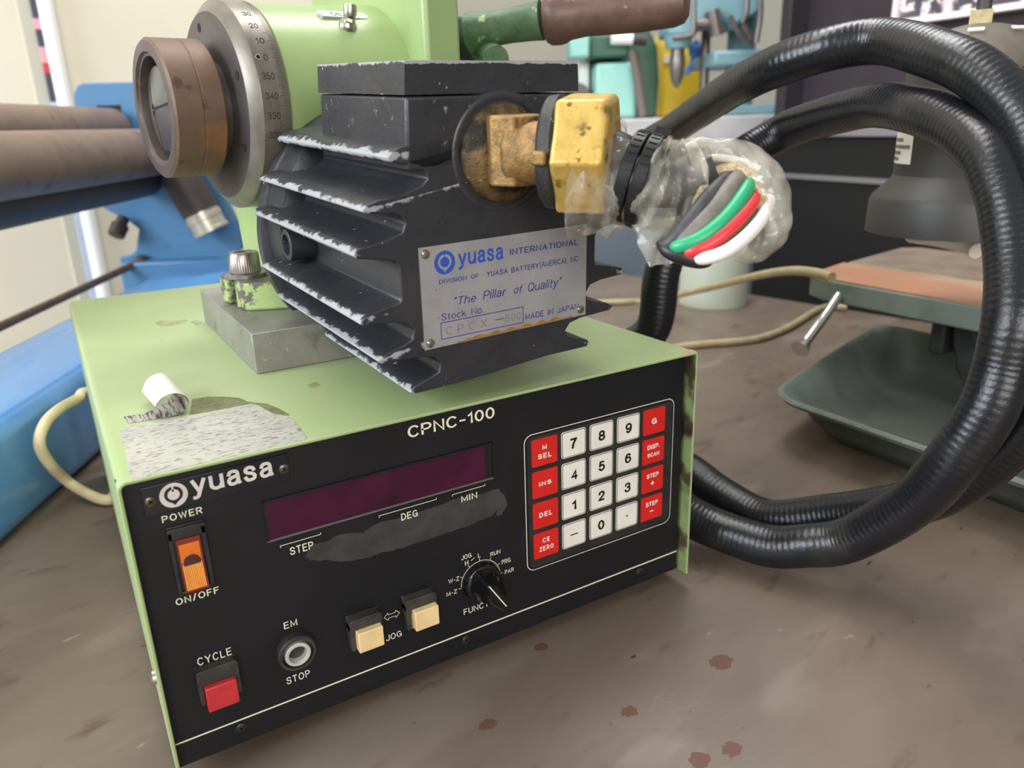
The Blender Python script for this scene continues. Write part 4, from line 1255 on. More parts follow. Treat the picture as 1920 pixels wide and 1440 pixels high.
# ================================================================== rotary indexer
ind = thing('rotary_indexer', 'green cast rotary indexer with graduated steel dial, rusty nose and oil cup', 'indexer', tuple(IF @ Vector((58, 190, 12.9))), a8)
AX = (1, 0, 0)
OC = (0, 190, 130)
b = MB(IF)
b.lathe([(15.6, 54), (17, 56.5), (60, 57.5), (97, 59.5)], OC, AX, 72)
b.build('cast_body', 'green_cast', ind)
b = MB(IF)
ped = [(133.5, 128), (139, 92), (160, 12.9), (246, 12.9), (254, 70), (252, 100), (246.5, 128)]
b.loft([[(x, 190 + (w_ - 190) * s_, z) for w_, z in ped] for x, s_ in ((19, 0.96), (100, 1.0))])
b.loft([[(x, w_, z) for w_, z in ((152, 12.9), (262, 12.9), (262, 215), (118, 215), (118, 139), (152, 128))] for x in (96, 121)])
b.build('gear_case', 'green_cast', ind, bevel=0.003, seg=3)
# foot lug with an open slot
b = MB(IF)
lug = [(26, 148), (4, 160), (-9, 168), (-12, 172), (-12, 183.5), (4, 183.5)] + [(4 + 6.5 * math.sin(math.radians(t)), 190 - 6.5 * math.cos(math.radians(t))) for t in range(10, 171, 20)] + [(4, 196.5), (-12, 196.5), (-12, 208), (-9, 212), (4, 220), (26, 232)]
b.loft([[(x, y, z) for x, y in lug] for z in (13.0, 17, 21, 25, 28, 30.5)])
b.wear(lambda q: 0.78 if q.z > 29.5 else (0.52 if q.z > 27 else (0.55 if q.x < -8 or 170 < q.y < 212 and q.x < 12 and q.z > 14 and (q.y > 183 or q.x < -11) else 0.12)))
foot = b.build('mounting_foot', 'green_foot', ind, bevel=0.0016, seg=3)
b = MB(IF)
b.lathe([(0, 12.6), (2.2, 12.6), (2.4, 12.2)], (-1.5, 190, 30.6), (0, 0, 1), 40)
b.build('washer', 'bolt_steel', foot)
b = MB(IF)
nk = 96
rings = []
for z, r_ in ((33.0, 8.6), (33.5, 9.1), (44.6, 9.1), (45.8, 8.4)):
    rings.append([(-1.5 + (r_ + (0.28 if 33.2 < z < 45 else 0) * (k % 2)) * math.cos(2 * PI * k / nk), 190 + (r_ + (0.28 if 33.2 < z < 45 else 0) * (k % 2)) * math.sin(2 * PI * k / nk), z) for k in range(nk)])
rings.append([(-1.5 + 5.2 * math.cos(2 * PI * k / nk), 190 + 5.2 * math.sin(2 * PI * k / nk), 45.9) for k in range(nk)])
b.loft(rings, cap=False)
b.lathe([(0, 5.2), (-7, 5.0), (-7, 0.1)], (-1.5, 190, 45.9), (0, 0, 1), 6, cap=False)
b.build('socket_bolt', 'bolt_steel', foot, angle=50)
# dial
b = MB(IF)
b.lathe([(-5.5, 30), (-5.5, 51.0), (-4.8, 51.8), (-0.8, 57.0), (0, 57.5), (15.2, 57.5), (15.6, 57), (15.6, 40)], OC, AX, 120, cap=False)
b.use(1).lathe([(-5.6, 20), (-5.6, 50.6), (-5.5, 50.8)], OC, AX, 96, cap=False)
dial = b.build('graduated_dial', ['dial_steel', 'dial_face'], ind, angle=25)
def dp(uu, ph, r_=57.55):
    return (uu, 190 - r_ * math.cos(ph), 130 + r_ * math.sin(ph))
b = MB(IF)
d1 = math.radians(1)
z0 = math.radians(24)
for k in range(-75, 100):
    ph = z0 + k * d1
    ln = 4.6 if k % 5 == 0 else 3.0
    h_ = 0.0016
    b.poly([dp(15.0 - ln, ph - h_), dp(15.0, ph - h_), dp(15.0, ph + h_), dp(15.0 - ln, ph + h_)])
for s, deg in (('30', 30), ('20', 20), ('10', 10), ('0', 0), ('350', -10), ('340', -20), ('330', -30), ('320', -40)):
    ph = z0 + deg * d1
    w_ = 2.35 * len(s)
    xm = 6.8 if len(s) < 3 else 5.6
    b.text(s, lambda x, z: dp(x, ph + z / 57.55, 57.6), xm - w_ / 2, -1.8, xm + w_ / 2, 1.8, wt=0.13)
b.build('graduations', 'engraving', dial)
b = MB(IF)
c_ = dp(2.6, z0, 57.4)
nrm = (0, -math.cos(z0), math.sin(z0))
b.lathe([(0, 1.7), (0.35, 1.6), (0.4, 1.1)], c_, nrm, 20, cap=False).use(1)
b.lathe([(0.1, 1.15), (0.12, 0.05)], c_, nrm, 20)
b.build('index_screw', ['chrome', 'cavity'], dial)
for t in (100, 20, 330, 215):
    t = math.radians(t)
    b = MB(IF)
    b.lathe([(0, 2.5), (0.1, 2.5)], (-5.75, 190 - 44 * math.cos(t), 130 + 44 * math.sin(t)), (-1, 0, 0), 18)
    b.build('bolt_hole', 'cavity', dial)
# nose
b = MB(IF)
b.lathe([(-2, 27), (-12, 27)], (0, 190, 129.5), AX, 48, cap=False)
b.build('spindle', 'dial_face', ind)
b = MB(IF)
b.lathe([(-12, 26), (-12, 36.2), (-13, 37), (-23.4, 37), (-23.8, 36.6), (-24.4, 36.6), (-24.8, 37), (-38.5, 37), (-40, 35.4)], (0, 190, 129.5), AX, 96, cap=False)
b.use(1).lathe([(-40, 35.5), (-40.2, 34.8), (-40.2, 29.8), (-38.6, 29.0), (-38.4, 27.6), (-28, 27.2), (-28, 0.1)], (0, 190, 129.5), AX, 96, cap=False)
nose = b.build('spindle_nose', ['nose_rust', 'nose_face'], ind, angle=30)
b = MB(IF)
b.lathe([(-29, 23.2), (-34.5, 23.2), (-35.6, 22.4), (-39.5, 4.0), (-39.6, 0.1)], (0, 190, 129.5), AX, 72, cap=False)
col = b.build('collet', 'collet_steel', nose, angle=20)
for t in (8, 128, 248):
    b = MB(IF)
    t = math.radians(t)
    e, g = (-math.cos(t), math.sin(t)), (math.sin(t), math.cos(t))
    b.loft([[(x_ + dx_, 190 + e[0] * r_ + g[0] * s_, 129.5 + e[1] * r_ + g[1] * s_) for r_, s_, x_ in ((1, -0.7, -40.2), (22.8, -0.7, -35.6), (22.8, 0.7, -35.6), (1, 0.7, -40.2))] for dx_ in (1.5, 0.0)])
    b.build('collet_slot', 'cavity', nose)
# oil cup and its tag
b = MB(IF)
oa = Vector((0.10, -0.55, 0.83)).normalized()
nb = Vector((0, 150.8 - 190, 172.7 - 130)).normalized()
oc0 = (64.2, 150.8, 172.7)
b.lathe([(-1.5, 5.2), (1.0, 5.2), (2.2, 4.4), (3.0, 3.4), (4.0, 3.0)], oc0, nb, 28)
b.lathe([(1.5, 3.4), (4.5, 3.4), (5.5, 2.4), (6.2, 2.6)], oc0, nb, 6)
cc = Vector(oc0) + nb * 5
b.lathe([(0, 2.8), (2, 3.9), (6.6, 3.9), (7.2, 3.2), (7.0, 1.8)], cc, Vector((0.16, 0.1, 1)), 28)
b.use(1).lathe([(6.6, 1.9), (7.05, 1.7), (7.06, 0.05)], cc, Vector((0.16, 0.1, 1)), 16)
b.build('oil_cup', ['oil_steel', 'cavity'], ind, angle=40)
b = MB(IF)
def cyp(uu, t, r_=58.6):
    return (uu, 190 - r_ * math.cos(t), 130 + r_ * math.sin(t))
t0_, t1_ = math.radians(54.2), math.radians(60.6)
def tagp(x, y, r_=58.5):   # x along the axis, y up the curve
    return cyp(x, t0_ + (t1_ - t0_) * y, r_)
rg = [[tagp(x, y, r_) for x, y in ((51.5, 0), (80, 0), (82.5, 0.5), (80, 1), (51.5, 1), (49.5, 0.5))] for r_ in (57.0, 58.9)]
b.loft(rg)
b.use(1)
b.text('OIL', lambda x, z: tagp(x, z, 59.0), 57.8, 0.16, 66.0, 0.84, wt=0.12, space=1.2)
b.use(2)
b.prism([tagp(52.2 + 1.3 * math.cos(t), 0.5 + 0.2 * math.sin(t), 59.0) for t in [2 * PI * k / 14 for k in range(14)]], (0, -0.1, 0.1))
b.build('oil_tag', ['plate_silver', 'engraving', 'wall_cream'], ind)
# hand lever
LA, LB, LC, LD = (170.0, 177.6, 175.5), (200.2, 135.6, 180.4), (201.9, 133.1, 180.9), (257.3, 59.2, 186.0)
b = MB(IF)
b.tube(smooth_path([LA, tuple((p + q) / 2 for p, q in zip(LA, LB)), LB], 6), [13.0, 12.6, 12.2, 11.8, 11.4, 11.0, 11.0, 11.0, 11.2, 11.4, 11.6, 12.0, 12.6], 28)
lv = b.build('hand_lever', 'lever_green', ind, angle=60)
b = MB(IF)
d_ = Vector(LD) - Vector(LC)
L_ = d_.length
b.lathe([(-1, 11), (0, 14.5), (3, 16.6), (8, 17.0), (12, 16.4), (16, 14.6), (26, 13.6), (L_ * 0.6, 14.8), (L_ * 0.66, 15.0), (L_ * 0.9, 14.4), (L_ - 3, 12.6), (L_, 8.5), (L_ + 1, 0.1)], LC, d_, 36)
b.build('lever_grip', 'lever_grip', lv)
b = MB(IF)
b.cyl((185.0, 181.8, 166.2), (170.7, 148.7, 156.5), 9, 24)
b.build('lever_boss', 'lever_green', ind)
b = MB(IF)
cb = (196.1, 211.1, 176.2)
b.box((cb[0] + 4, cb[1] + 20, cb[2] - 6), (30, 40, 42))  # added dark box standing in for the lever arm's shadow
b.cyl((118, cb[1] + 20, cb[2] - 6), (cb[0], cb[1] + 20, cb[2] - 6), 13, 28)
b.build('lever_shade_block', 'lever_shade', ind, bevel=0.004)

# ================================================================== coiled black hose
hose_pts = [(0.20, 0.53, 0.0165), (0.28, 0.53, 0.0175), (0.37, 0.53, 0.045), (0.4716, 0.4314, 0.1360), (0.4935, 0.3888, 0.1852), (0.4984, 0.3307, 0.2316), (0.5079, 0.2975, 0.2547), (0.5018, 0.2465, 0.2715), (0.4681, 0.1644, 0.2924), (0.4363, 0.0909, 0.3073), (0.4406, 0.0496, 0.3173), (0.4576, 0.0165, 0.3209), (0.4440, -0.0358, 0.3075), (0.4396, -0.0628, 0.2944), (0.4354, -0.0867, 0.2740), (0.4292, -0.1057, 0.2474), (0.4233, -0.1199, 0.2179), (0.4214, -0.1277, 0.1794), (0.4204, -0.1280, 0.1460), (0.4213, -0.1204, 0.1199), (0.4173, -0.1050, 0.0908), (0.4099, -0.0852, 0.0676), (0.4032, -0.0580, 0.0490), (0.3974, -0.0297, 0.0345), (0.3827, 0.0094, 0.0186), (0.3776, 0.0504, 0.0221), (0.3764, 0.0845, 0.0292),
    (0.372, 0.118, 0.030), (0.368, 0.150, 0.040), (0.364, 0.168, 0.068), (0.364, 0.160, 0.100), (0.3814, 0.1316, 0.1259), (0.3866, 0.1279, 0.1712), (0.4040, 0.1265, 0.2092),
    (0.4341, 0.1263, 0.2381), (0.4776, 0.1164, 0.2621), (0.4836, 0.0870, 0.2741), (0.4680, 0.0264, 0.2837), (0.4480, -0.0182, 0.2802), (0.4396, -0.0468, 0.2726), (0.4266, -0.0757, 0.2577), (0.4192, -0.0905, 0.2400), (0.4137, -0.0993, 0.2249), (0.4064, -0.1088, 0.2052), (0.3954, -0.1179, 0.1814), (0.3918, -0.1189, 0.1576), (0.3852, -0.1180, 0.1347), (0.3791, -0.1078, 0.1045), (0.3811, -0.0905, 0.0738), (0.3759, -0.0587, 0.0377), (0.3635, -0.0374, 0.0267), (0.3539, -0.0163, 0.0195), (0.3424, 0.0152, 0.0200), (0.3344, 0.0338, 0.0244), (0.3265, 0.055, 0.032), (0.324, 0.11, 0.024), (0.324, 0.19, 0.0150)]
path = smooth_path(hose_pts, 12)
# even spacing, four rings to a rib
P_ = [Vector(p) for p in path]
acc = [0.0]
for p, q in zip(P_, P_[1:]):
    acc.append(acc[-1] + (q - p).length)
step_ = 0.0037 / 4
rs, i = [], 0
s_ = 0.0
while s_ < acc[-1]:
    while acc[i + 1] < s_:
        i += 1
    rs.append(P_[i].lerp(P_[i + 1], (s_ - acc[i]) / max(acc[i + 1] - acc[i], 1e-9)))
    s_ += step_
for _ in range(10):
    rs = [rs[0]] + [(rs[k - 1] + rs[k] * 2 + rs[k + 1]) / 4 for k in range(1, len(rs) - 1)] + [rs[-1]]
b = MB()
RIB = (1.0, 1.003, 1.0, 0.990)
b.tube([tuple(p) for p in rs], [0.0136 * RIB[k % 4] for k in range(len(rs))], 28, rf=lambda i, a: 1 + 0.012 * math.sin(i * 0.051 + a) + 0.008 * math.sin(i * 0.13 + 2 * a))
hose = b.build('flexible_hose', 'hose_black', None, angle=60)
tag(hose, 'thick black ribbed hose coiled in two upright loops right of the control box', 'hose')

# ================================================================== blue machine on the left
BF = frame((0.085, 1.0, 0), (0.889, -0.458, 0), (0.458, 0.889, 0))
blue = thing('blue_bench_machine', 'blue machine with a long flat base and brown round bars left of the control box', 'machine', tuple(BF @ Vector((0.12, -0.3, 0))), math.atan2(-0.458, 0.889))
b = MB(BF)
b.prism([(x, -0.95, z) for x, z in rrect(0.123, 0.084, 0.014, 5, 0.1165, 0.042)], (0, 1.05, 0))
b.build('machine_base', 'blue_top', blue)
b = MB(BF)
p0, p1 = (0.0110, -0.0300, 0.0869), (0.1844, -0.0300, 0.0795)
b.box(((p0[0] + p1[0] + 0.05) / 2, 0.0, 0.052), (p1[0] - p0[0] + 0.05, 0.07, 0.10))
b.build('foot_block', 'blue_paint', blue, bevel=0.003)
b = MB(BF)
pl_ = [(-0.0212, 0.0000, 0.3379), (-0.0139, 0.0000, 0.3483), (-0.0059, 0.0000, 0.3516), (0.1757, 0.0000, 0.3508), (0.1583, 0.0000, 0.2147), (0.1729, 0.0000, 0.1764), (0.1851, 0.0000, 0.1349), (0.1827, 0.0000, 0.1117), (0.1310, 0.0000, 0.0763), (-0.0024, 0.0000, 0.0803), (-0.0007, 0.0000, 0.1062), (0.0148, 0.0000, 0.1088), (0.0245, 0.0000, 0.1148), (0.0350, 0.0000, 0.1463), (0.0238, 0.0000, 0.1577), (-0.0088, 0.0000, 0.1777), (-0.0344, 0.0000, 0.2260), (-0.0254, 0.0000, 0.2922)]
b.prism([(p[0], 0.0, p[2]) for p in pl_], (0, 0.014, 0))
b.build('end_plate', 'blue_paint', blue, bevel=0.002)
n0, n1 = (0.0084, -0.0010, 0.3214), (0.0407, -0.0010, 0.2756)
b = MB(BF)
b.box(((n0[0] + n1[0]) / 2, -0.0005, (n0[2] + n1[2]) / 2), (n1[0] - n0[0], 0.002, n0[2] - n1[2]))
b.build('slot', 'cavity', blue)
for nm, ctr, r_, m_, e0 in (('round_bar', (0.0291, -0.0100, 0.2899), 0.0275, 'bar_brown', -0.012), ('round_bar', (0.0960, -0.0500, 0.2569), 0.031, 'bar_brown', -0.02), ('lower_bar', (0.0621, -0.0300, 0.2245), 0.0295, 'bar_dark', -0.02)):
    b = MB(BF)
    b.lathe([(0, r_ * 0.96), (0.002, r_), (0.72, r_)], (ctr[0], e0, ctr[2]), (0, -1, 0), 40)
    b.build(nm, m_, blue)
b = MB(BF)
q0, q1 = Vector((0.1169, -0.0300, 0.2263)), Vector((0.1488, -0.0300, 0.1496))
b.cyl(tuple(q0), tuple(q0.lerp(q1, 0.72)), 0.027, 32)
b.build('angled_bar', 'bar_dark', blue)
b = MB(BF)
dd = (q1 - q0).normalized()
L_ = (q1 - q0).length
b.lathe([(L_ * 0.70, 0.025), (L_ * 0.78, 0.0255), (L_ * 0.79, 0.0265), (L_ * 0.86, 0.0265), (L_ * 0.87, 0.0255), (L_ * 1.02, 0.0255), (L_ * 1.03, 0.0268), (L_ * 1.08, 0.0268)], q0, dd, 32)
b.build('bar_collar', 'bar_cap', blue)
b = MB(BF)
k0, k1 = Vector((0.0215, -0.0120, 0.1654)), Vector((0.0129, -0.0300, 0.1417))
b.cyl(tuple(k0), tuple(k0.lerp(k1, 0.5)), 0.0085, 20)
b.cyl(tuple(k0.lerp(k1, 0.42)), tuple(k1), 0.0125, 24, 0.0115)
b.build('knurled_knob', 'knurl_dark', blue, bevel=0.001)
b = MB(BF)
r0, r1, r2 = (0.0344, -0.0120, 0.1003), (-0.0125, -0.1600, 0.0796), (-0.0207, -0.3600, 0.0742)
b.tube([r0, r1, r2], [0.0052, 0.0052, 0.0054], 16)
b.use(1).sphere((0.0343, -0.0080, 0.0996), 0.0105, 14)
b.build('push_rod', ['rod_brown', 'knurl_dark'], blue)

# ================================================================== small tool grinder with its tray, to the right
tg = thing('tool_grinder', 'grey green tool grinder with a rusty orange work table above its drip tray', 'grinder', (0.66, 0.06, 0.0))
b = MB()
def trr(x0, x1, y0, y1, z, r):
    return [(p[0], p[1], z) for p in rrect(x1 - x0, y1 - y0, r, 6, (x0 + x1) / 2, (y0 + y1) / 2)]
def skew(ring):
    return [(x, y + (x - 0.52) * 0.33 if y > 0 else y, z) for x, y, z in ring]
rings = [trr(0.568, 0.76, -0.26, 0.090, 0.0005, 0.02), trr(0.552, 0.775, -0.285, 0.105, 0.016, 0.024), trr(0.530, 0.80, -0.305, 0.121, 0.040, 0.03), trr(0.519, 0.81, -0.312, 0.132, 0.041, 0.034), trr(0.517, 0.812, -0.314, 0.134, 0.0445, 0.034), trr(0.519, 0.81, -0.312, 0.132, 0.047, 0.034),
         trr(0.528, 0.80, -0.305, 0.123, 0.0445, 0.03), trr(0.556, 0.772, -0.281, 0.101, 0.014, 0.024), trr(0.58, 0.75, -0.25, 0.08, 0.004, 0.02)]
b.loft([skew(r) for r in rings])
b.build('drip_tray', 'tray_green', tg, angle=50)
b = MB()
tp = [(0.641, -0.16), (0.632, -0.15), (0.632, 0.172), (0.642, 0.196), (0.716, 0.214), (0.716, -0.16)]
b.prism([(x, y, 0.107) for x, y in tp], (0, 0, 0.0212))
tab = b.build('work_table', 'tool_green', tg, bevel=0.002)
b = MB()
b.prism([(x + (0.0012 if x < 0.7 else 0), y, 0.1282) for x, y in tp], (0, 0, 0.0012))
b.build('table_top', 'tool_orange', tab)
b = MB()
b.prism([(x, y, 0.107) for x, y in ((0.7215, -0.16), (0.7215, 0.2135), (0.845, 0.235), (0.862, 0.22), (0.862, -0.16))], (0, 0, 0.0224))
b.build('rear_table', 'tool_plate', tg, bevel=0.002)
b = MB()
b.tube([(0.6302, 0.1530, 0.1152), (0.6090, 0.1480, 0.1022), (0.5694, 0.1387, 0.0815)], 0.0046, 16)
b.cyl((0.5718, 0.1391, 0.0830), (0.5627, 0.1375, 0.0779), 0.0048, 16, 0.0088)
b.build('table_screw', 'chrome', tg)
b = MB()
b.box((0.70, 0.085, 0.086), (0.03, 0.014, 0.045))
b.prism([(0.690, y, z) for y, z in ((0.075, 0.108), (0.058, 0.108), (0.052, 0.088), (0.045, 0.078), (0.030, 0.078), (0.022, 0.05), (0.03, 0.030), (0.05, 0.030), (0.066, 0.052), (0.074, 0.08))], (0.022, 0, 0))
b.box((0.715, 0.008, 0.056), (0.05, 0.035, 0.105))
b.build('table_bracket', 'bracket_dark', tg, bevel=0.003)

# ================================================================== black work lamp with a spiral bulb
LX, LY, LZ0 = (0.5983, 0.0362, 0.1911)
px_ = 0.60 / 1451
lamp = thing('work_lamp', 'black work lamp with flared shade and white spiral bulb over the rusty orange table', 'lamp', (LX, LY, LZ0))
b = MB()
b.lathe([(0.0, 0.0615), (0.024, 0.0607), (0.028, 0.0588), (0.0385, 0.0482), (0.0425, 0.0458), (0.3076 - LZ0, 0.0445)], (LX, LY, LZ0), (0, 0, 1), 64, cap=False)
b.lathe([(0.0005, 0.0603), (0.026, 0.0580), (0.04, 0.044), (0.08, 0.04), (0.08, 0.001)], (LX, LY, LZ0), (0, 0, 1), 48, cap=False)
sh = b.build('lamp_shade', 'lamp_black', lamp, angle=25, recalc=False)
b = MB()
b.lathe([((0.3062 - LZ0), 0.0445), ((0.3119 - LZ0), 0.0450), ((0.3202 - LZ0), 0.0425), ((0.3283 - LZ0), 0.036), ((0.3340 - LZ0), 0.024), ((0.3368 - LZ0), 0.012), ((0.3375 - LZ0), 0.001)], (LX, LY, LZ0), (0, 0, 1), 64)
dm = b.build('shade_dome', 'lamp_dome', sh, angle=40)
for ang in (205, 250, 295):
    b = MB()
    t = math.radians(ang)
    c_ = Vector((LX + 0.0335 * math.cos(t), LY + 0.0335 * math.sin(t), LZ0 + (0.3301 - LZ0)))
    tg_ = Vector((-math.sin(t), math.cos(t), 0))
    nn = Vector((math.cos(t) * 0.6, math.sin(t) * 0.6, 0.8))
    up = nn.cross(tg_)
    b.prism([tuple(c_ + tg_ * x + up * y + nn * 0.0012) for x, y in ((-0.005, -0.0016), (0.005, -0.0016), (0.005, 0.0016), (-0.005, 0.0016))], tuple(nn * 0.0008))
    b.build('vent_slot', 'lamp_slot', sh)
b = MB()
b.box((LX - 0.002, LY, LZ0 + (0.3403 - LZ0)), (0.018, 0.014, 0.011), 0.5).use(1)
b.box((LX, LY, LZ0 + (0.3486 - LZ0)), (0.006, 0.006, 0.02))
b.build('shade_clip', ['clip_wood', 'lamp_black'], lamp)
b = MB()
b.tube(smooth_path([(LX, LY, LZ0 + (0.3465 - LZ0)), (LX, LY, LZ0 + 0.24), (LX + 0.06, LY - 0.05, LZ0 + 0.32), (LX + 0.20, LY - 0.20, LZ0 + 0.30), (LX + 0.26, LY - 0.27, LZ0 + 0.1), (LX + 0.26, LY - 0.27, 0.006)], 8), 0.005, 14)
b.lathe([(0, 0.05), (0.012, 0.05), (0.016, 0.04)], (LX + 0.26, LY - 0.27, 0.0005), (0, 0, 1), 32)
b.build('lamp_arm', 'lamp_black', lamp)
b = MB()
sp_ = []
for k in range(70):
    t = k / 69
    a = -0.6 + t * 2 * PI * 2.2
    sp_.append((LX - 0.004 + 0.024 * math.cos(a), LY + 0.024 * math.sin(a), LZ0 - 0.016 + 0.062 * t))
b.tube(sp_, 0.0062, 14)
b.cyl((LX, LY, LZ0 + 0.045), (LX, LY, LZ0 + 0.09), 0.02, 20)
b.build('spiral_bulb', 'bulb_white', lamp)
b = MB()
th0 = math.atan2(-0.857, -0.514)
def onl(a, z):
    return (LX + 0.0458 * math.cos(a), LY + 0.0458 * math.sin(a), z)
va = math.atan2(-0.3103 - LY, -0.0033 - LX)
a0_, a1_ = va - 1.46, va - 0.80
zt, zb = LZ0 + (0.2669 - LZ0), LZ0 + (0.2423 - LZ0)
b.loft([[onl(a0_ + (a1_ - a0_) * k / 8, z) for k in range(9)] for z in (zb, zt)], closed=False)
b.use(1)
for fz, f0, f1 in ((0.30, 0.15, 0.62), (0.50, 0.12, 0.92), (0.68, 0.10, 0.55), (0.86, 0.08, 0.46)):
    z = zt + (zb - zt) * fz
    b.loft([[(LX + 0.0460 * math.cos(a0_ + (a1_ - a0_) * (f0 + (f1 - f0) * k / 6)), LY + 0.0460 * math.sin(a0_ + (a1_ - a0_) * (f0 + (f1 - f0) * k / 6)), z + dz) for k in range(7)] for dz in (-0.0012, 0.0012)], closed=False)
b.build('warning_sticker', ['paper_white', 'print_grey'], sh)

# ================================================================== dark machine cabinet behind, right
CF = frame((1.2259, 0.7609, 0), (-0.0972, -0.9953, 0), (0.9953, -0.0972, 0))
cab = thing('machine_cabinet', 'tall dark machine cabinet with purple black panel and spattered window behind the hose', 'cabinet', tuple(CF @ Vector((0.5, 0.3, -0.85))), math.atan2(-0.9953, -0.0972))
s0 = (-0.0366, 0.0000, 0.2675)
sl = (0.0004, 0.0000, 0.1651)
b = MB(CF)
b.box((s0[0] + 0.43 - 0.03, 0.40, -0.29), (0.92, 0.70, 1.12))
b.build('lower_body', 'cabinet_black', cab, bevel=0.004)
b = MB(CF)
b.box((s0[0] + 0.43, 0.42, 0.24 + 0.60), (0.86, 0.70, 1.20))
up_ = b.build('upper_panel', 'cabinet_purple', cab, bevel=0.004)
b = MB(CF)
b.box((s0[0] + 0.012, 0.055, 0.245 + 0.58), (0.026, 0.06, 1.16))
b.build('frame_post', 'cabinet_frame', cab, bevel=0.002)
b = MB(CF)
b.box((s0[0] + 0.43, 0.06, 0.2475), (0.80, 0.06, 0.018))
b.build('ledge', 'ledge_grey', cab, bevel=0.002)
b = MB(CF)
b.box((s0[0] + 0.42, 0.045, sl[2]), (0.84, 0.012, 0.009))
b.build('trim_strip', 'ledge_silver', cab)
b = MB(CF)
w0 = (0.2038, 0.0600, 0.4151)
b.box((w0[0] + 0.25, 0.060, w0[2] + 0.20), (0.50, 0.022, 0.40))
wd = b.build('window', 'window_dirty', cab)
b = MB(CF)
b.box((w0[0] - 0.003, 0.056, w0[2] + 0.20), (0.008, 0.03, 0.40)).box((w0[0] + 0.25, 0.056, w0[2]), (0.51, 0.03, 0.009))
b.build('window_frame', 'window_frame_white', wd)
l0, l1 = (0.3596, 0.0660, 0.3846), (0.3916, 0.0660, 0.3678)
b = MB(CF)
b.box(((l0[0] + l1[0]) / 2, 0.0685, (l0[2] + l1[2]) / 2), (l1[0] - l0[0], 0.004, l0[2] - l1[2]))
b.build('label', 'paper_white', cab)
b = MB(CF)
sc = (-0.0675, 0.0200, 0.2674)
b.lathe([(0, 0.006), (0.004, 0.005), (0.005, 0.001)], (sc[0] + 0.022, 0.026, sc[2]), (0, -1, 0), 18)
b.build('cap_screw', 'chrome', cab)

# ================================================================== far counter with machines
Rh = Vector((math.cos(0.5298), -math.sin(0.5298), 0))
Fh = Vector((math.sin(0.5298), math.cos(0.5298), 0))
FF = frame((-0.0033, -0.3103, 0), Rh, Fh)
ctr = thing('far_counter', 'white topped counter with slate blue front standing behind the workbench', 'counter', tuple(FF @ Vector((0.3, 2.2, -0.85))), -0.5298)
fe, fr2 = (0.0915, 1.8500, 0.2804), (0.6368, 1.8500, 0.2639)
b = MB(FF)
b.box(((fe[0] + fr2[0]) / 2, 2.3, -0.33), (fr2[0] - fe[0] - 0.04, 0.84, 1.04))
b.build('counter_front', 'counter_side', ctr)
b = MB(FF)
b.box(((fe[0] + fr2[0]) / 2, 2.3, fe[2] - 0.03), (fr2[0] - fe[0], 0.9, 0.06))
b.build('counter_top', 'counter_white', ctr, bevel=0.004)
CT = fe[2]

def base(p):
    return tuple(FF @ Vector((p[0], p[1], CT)))
# green bench machine
gm = thing('green_bench_machine', 'two tone teal and dark green bench machine standing left of the yellow jug', 'machine', base((0.2818, 2.0000, 0.2848)), -0.5298)
b = MB(FF)
p, q = (0.2241, 1.9800, 0.4084), (0.3254, 1.9800, 0.4054)
b.box(((p[0] + q[0]) / 2, 2.06, (p[2] + CT) / 2 + 0.001), (q[0] - p[0], 0.13, p[2] - CT))
b.build('column', 'teal_light', gm, bevel=0.01, seg=3)
b = MB(FF)
body = [(0.2172, 2.0600, 0.4839), (0.3654, 2.0600, 0.4914), (0.3888, 2.0600, 0.4489), (0.3952, 2.0600, 0.3695), (0.3902, 2.0600, 0.2704), (0.2257, 2.0600, 0.2754)]
b.prism([(p[0], 2.09, max(p[2], CT + 0.0005)) for p in body], (0, 0.12, 0))
b.build('body', 'teal_dark', gm, bevel=0.006)
b = MB(FF)
p, q = (0.1605, 1.9700, 0.4741), (0.2079, 1.9700, 0.4198)
b.box(((p[0] + q[0]) / 2, 2.02, (p[2] + q[2]) / 2), (q[0] - p[0], 0.10, p[2] - q[2]))
p, q = (0.2078, 1.9700, 0.4704), (0.3033, 1.9700, 0.4193)
b.use(1).box(((p[0] + q[0]) / 2, 2.05, (p[2] + q[2]) / 2), (q[0] - p[0], 0.12, p[2] - q[2]))
b.build('head', ['teal_light', 'teal_dark'], gm, bevel=0.006)
b = MB(FF)
b.cyl((0.2551, 1.9500, 0.4569), (0.3045, 1.9500, 0.4554), 0.0125, 24)
b.use(1).cyl((0.3046, 1.9500, 0.4543), (0.3368, 1.9500, 0.4511), 0.012, 20)
b.build('spindle', ['trim_white', 'knurl_dark'], gm)
b = MB(FF)
b.tube([(0.3074, 1.9650, 0.4315), (0.3213, 1.9650, 0.3670), (0.3359, 1.9650, 0.2853)], 0.011, 12)
b.build('handle', 'belt_brown', gm)
b = MB(FF)
p, q = (0.1930, 2.0800, 0.4284), (0.2170, 2.0800, 0.2847)
b.box(((p[0] + q[0]) / 2, 2.1, (p[2] + CT) / 2), (q[0] - p[0], 0.03, p[2] - CT))
b.use(1).lathe([(0, 0.028), (0.03, 0.028)], (0.1854, 2.0300, 0.3400), (0, 1, 0), 28)
b.build('guard_post', ['trim_white', 'belt_brown'], gm)

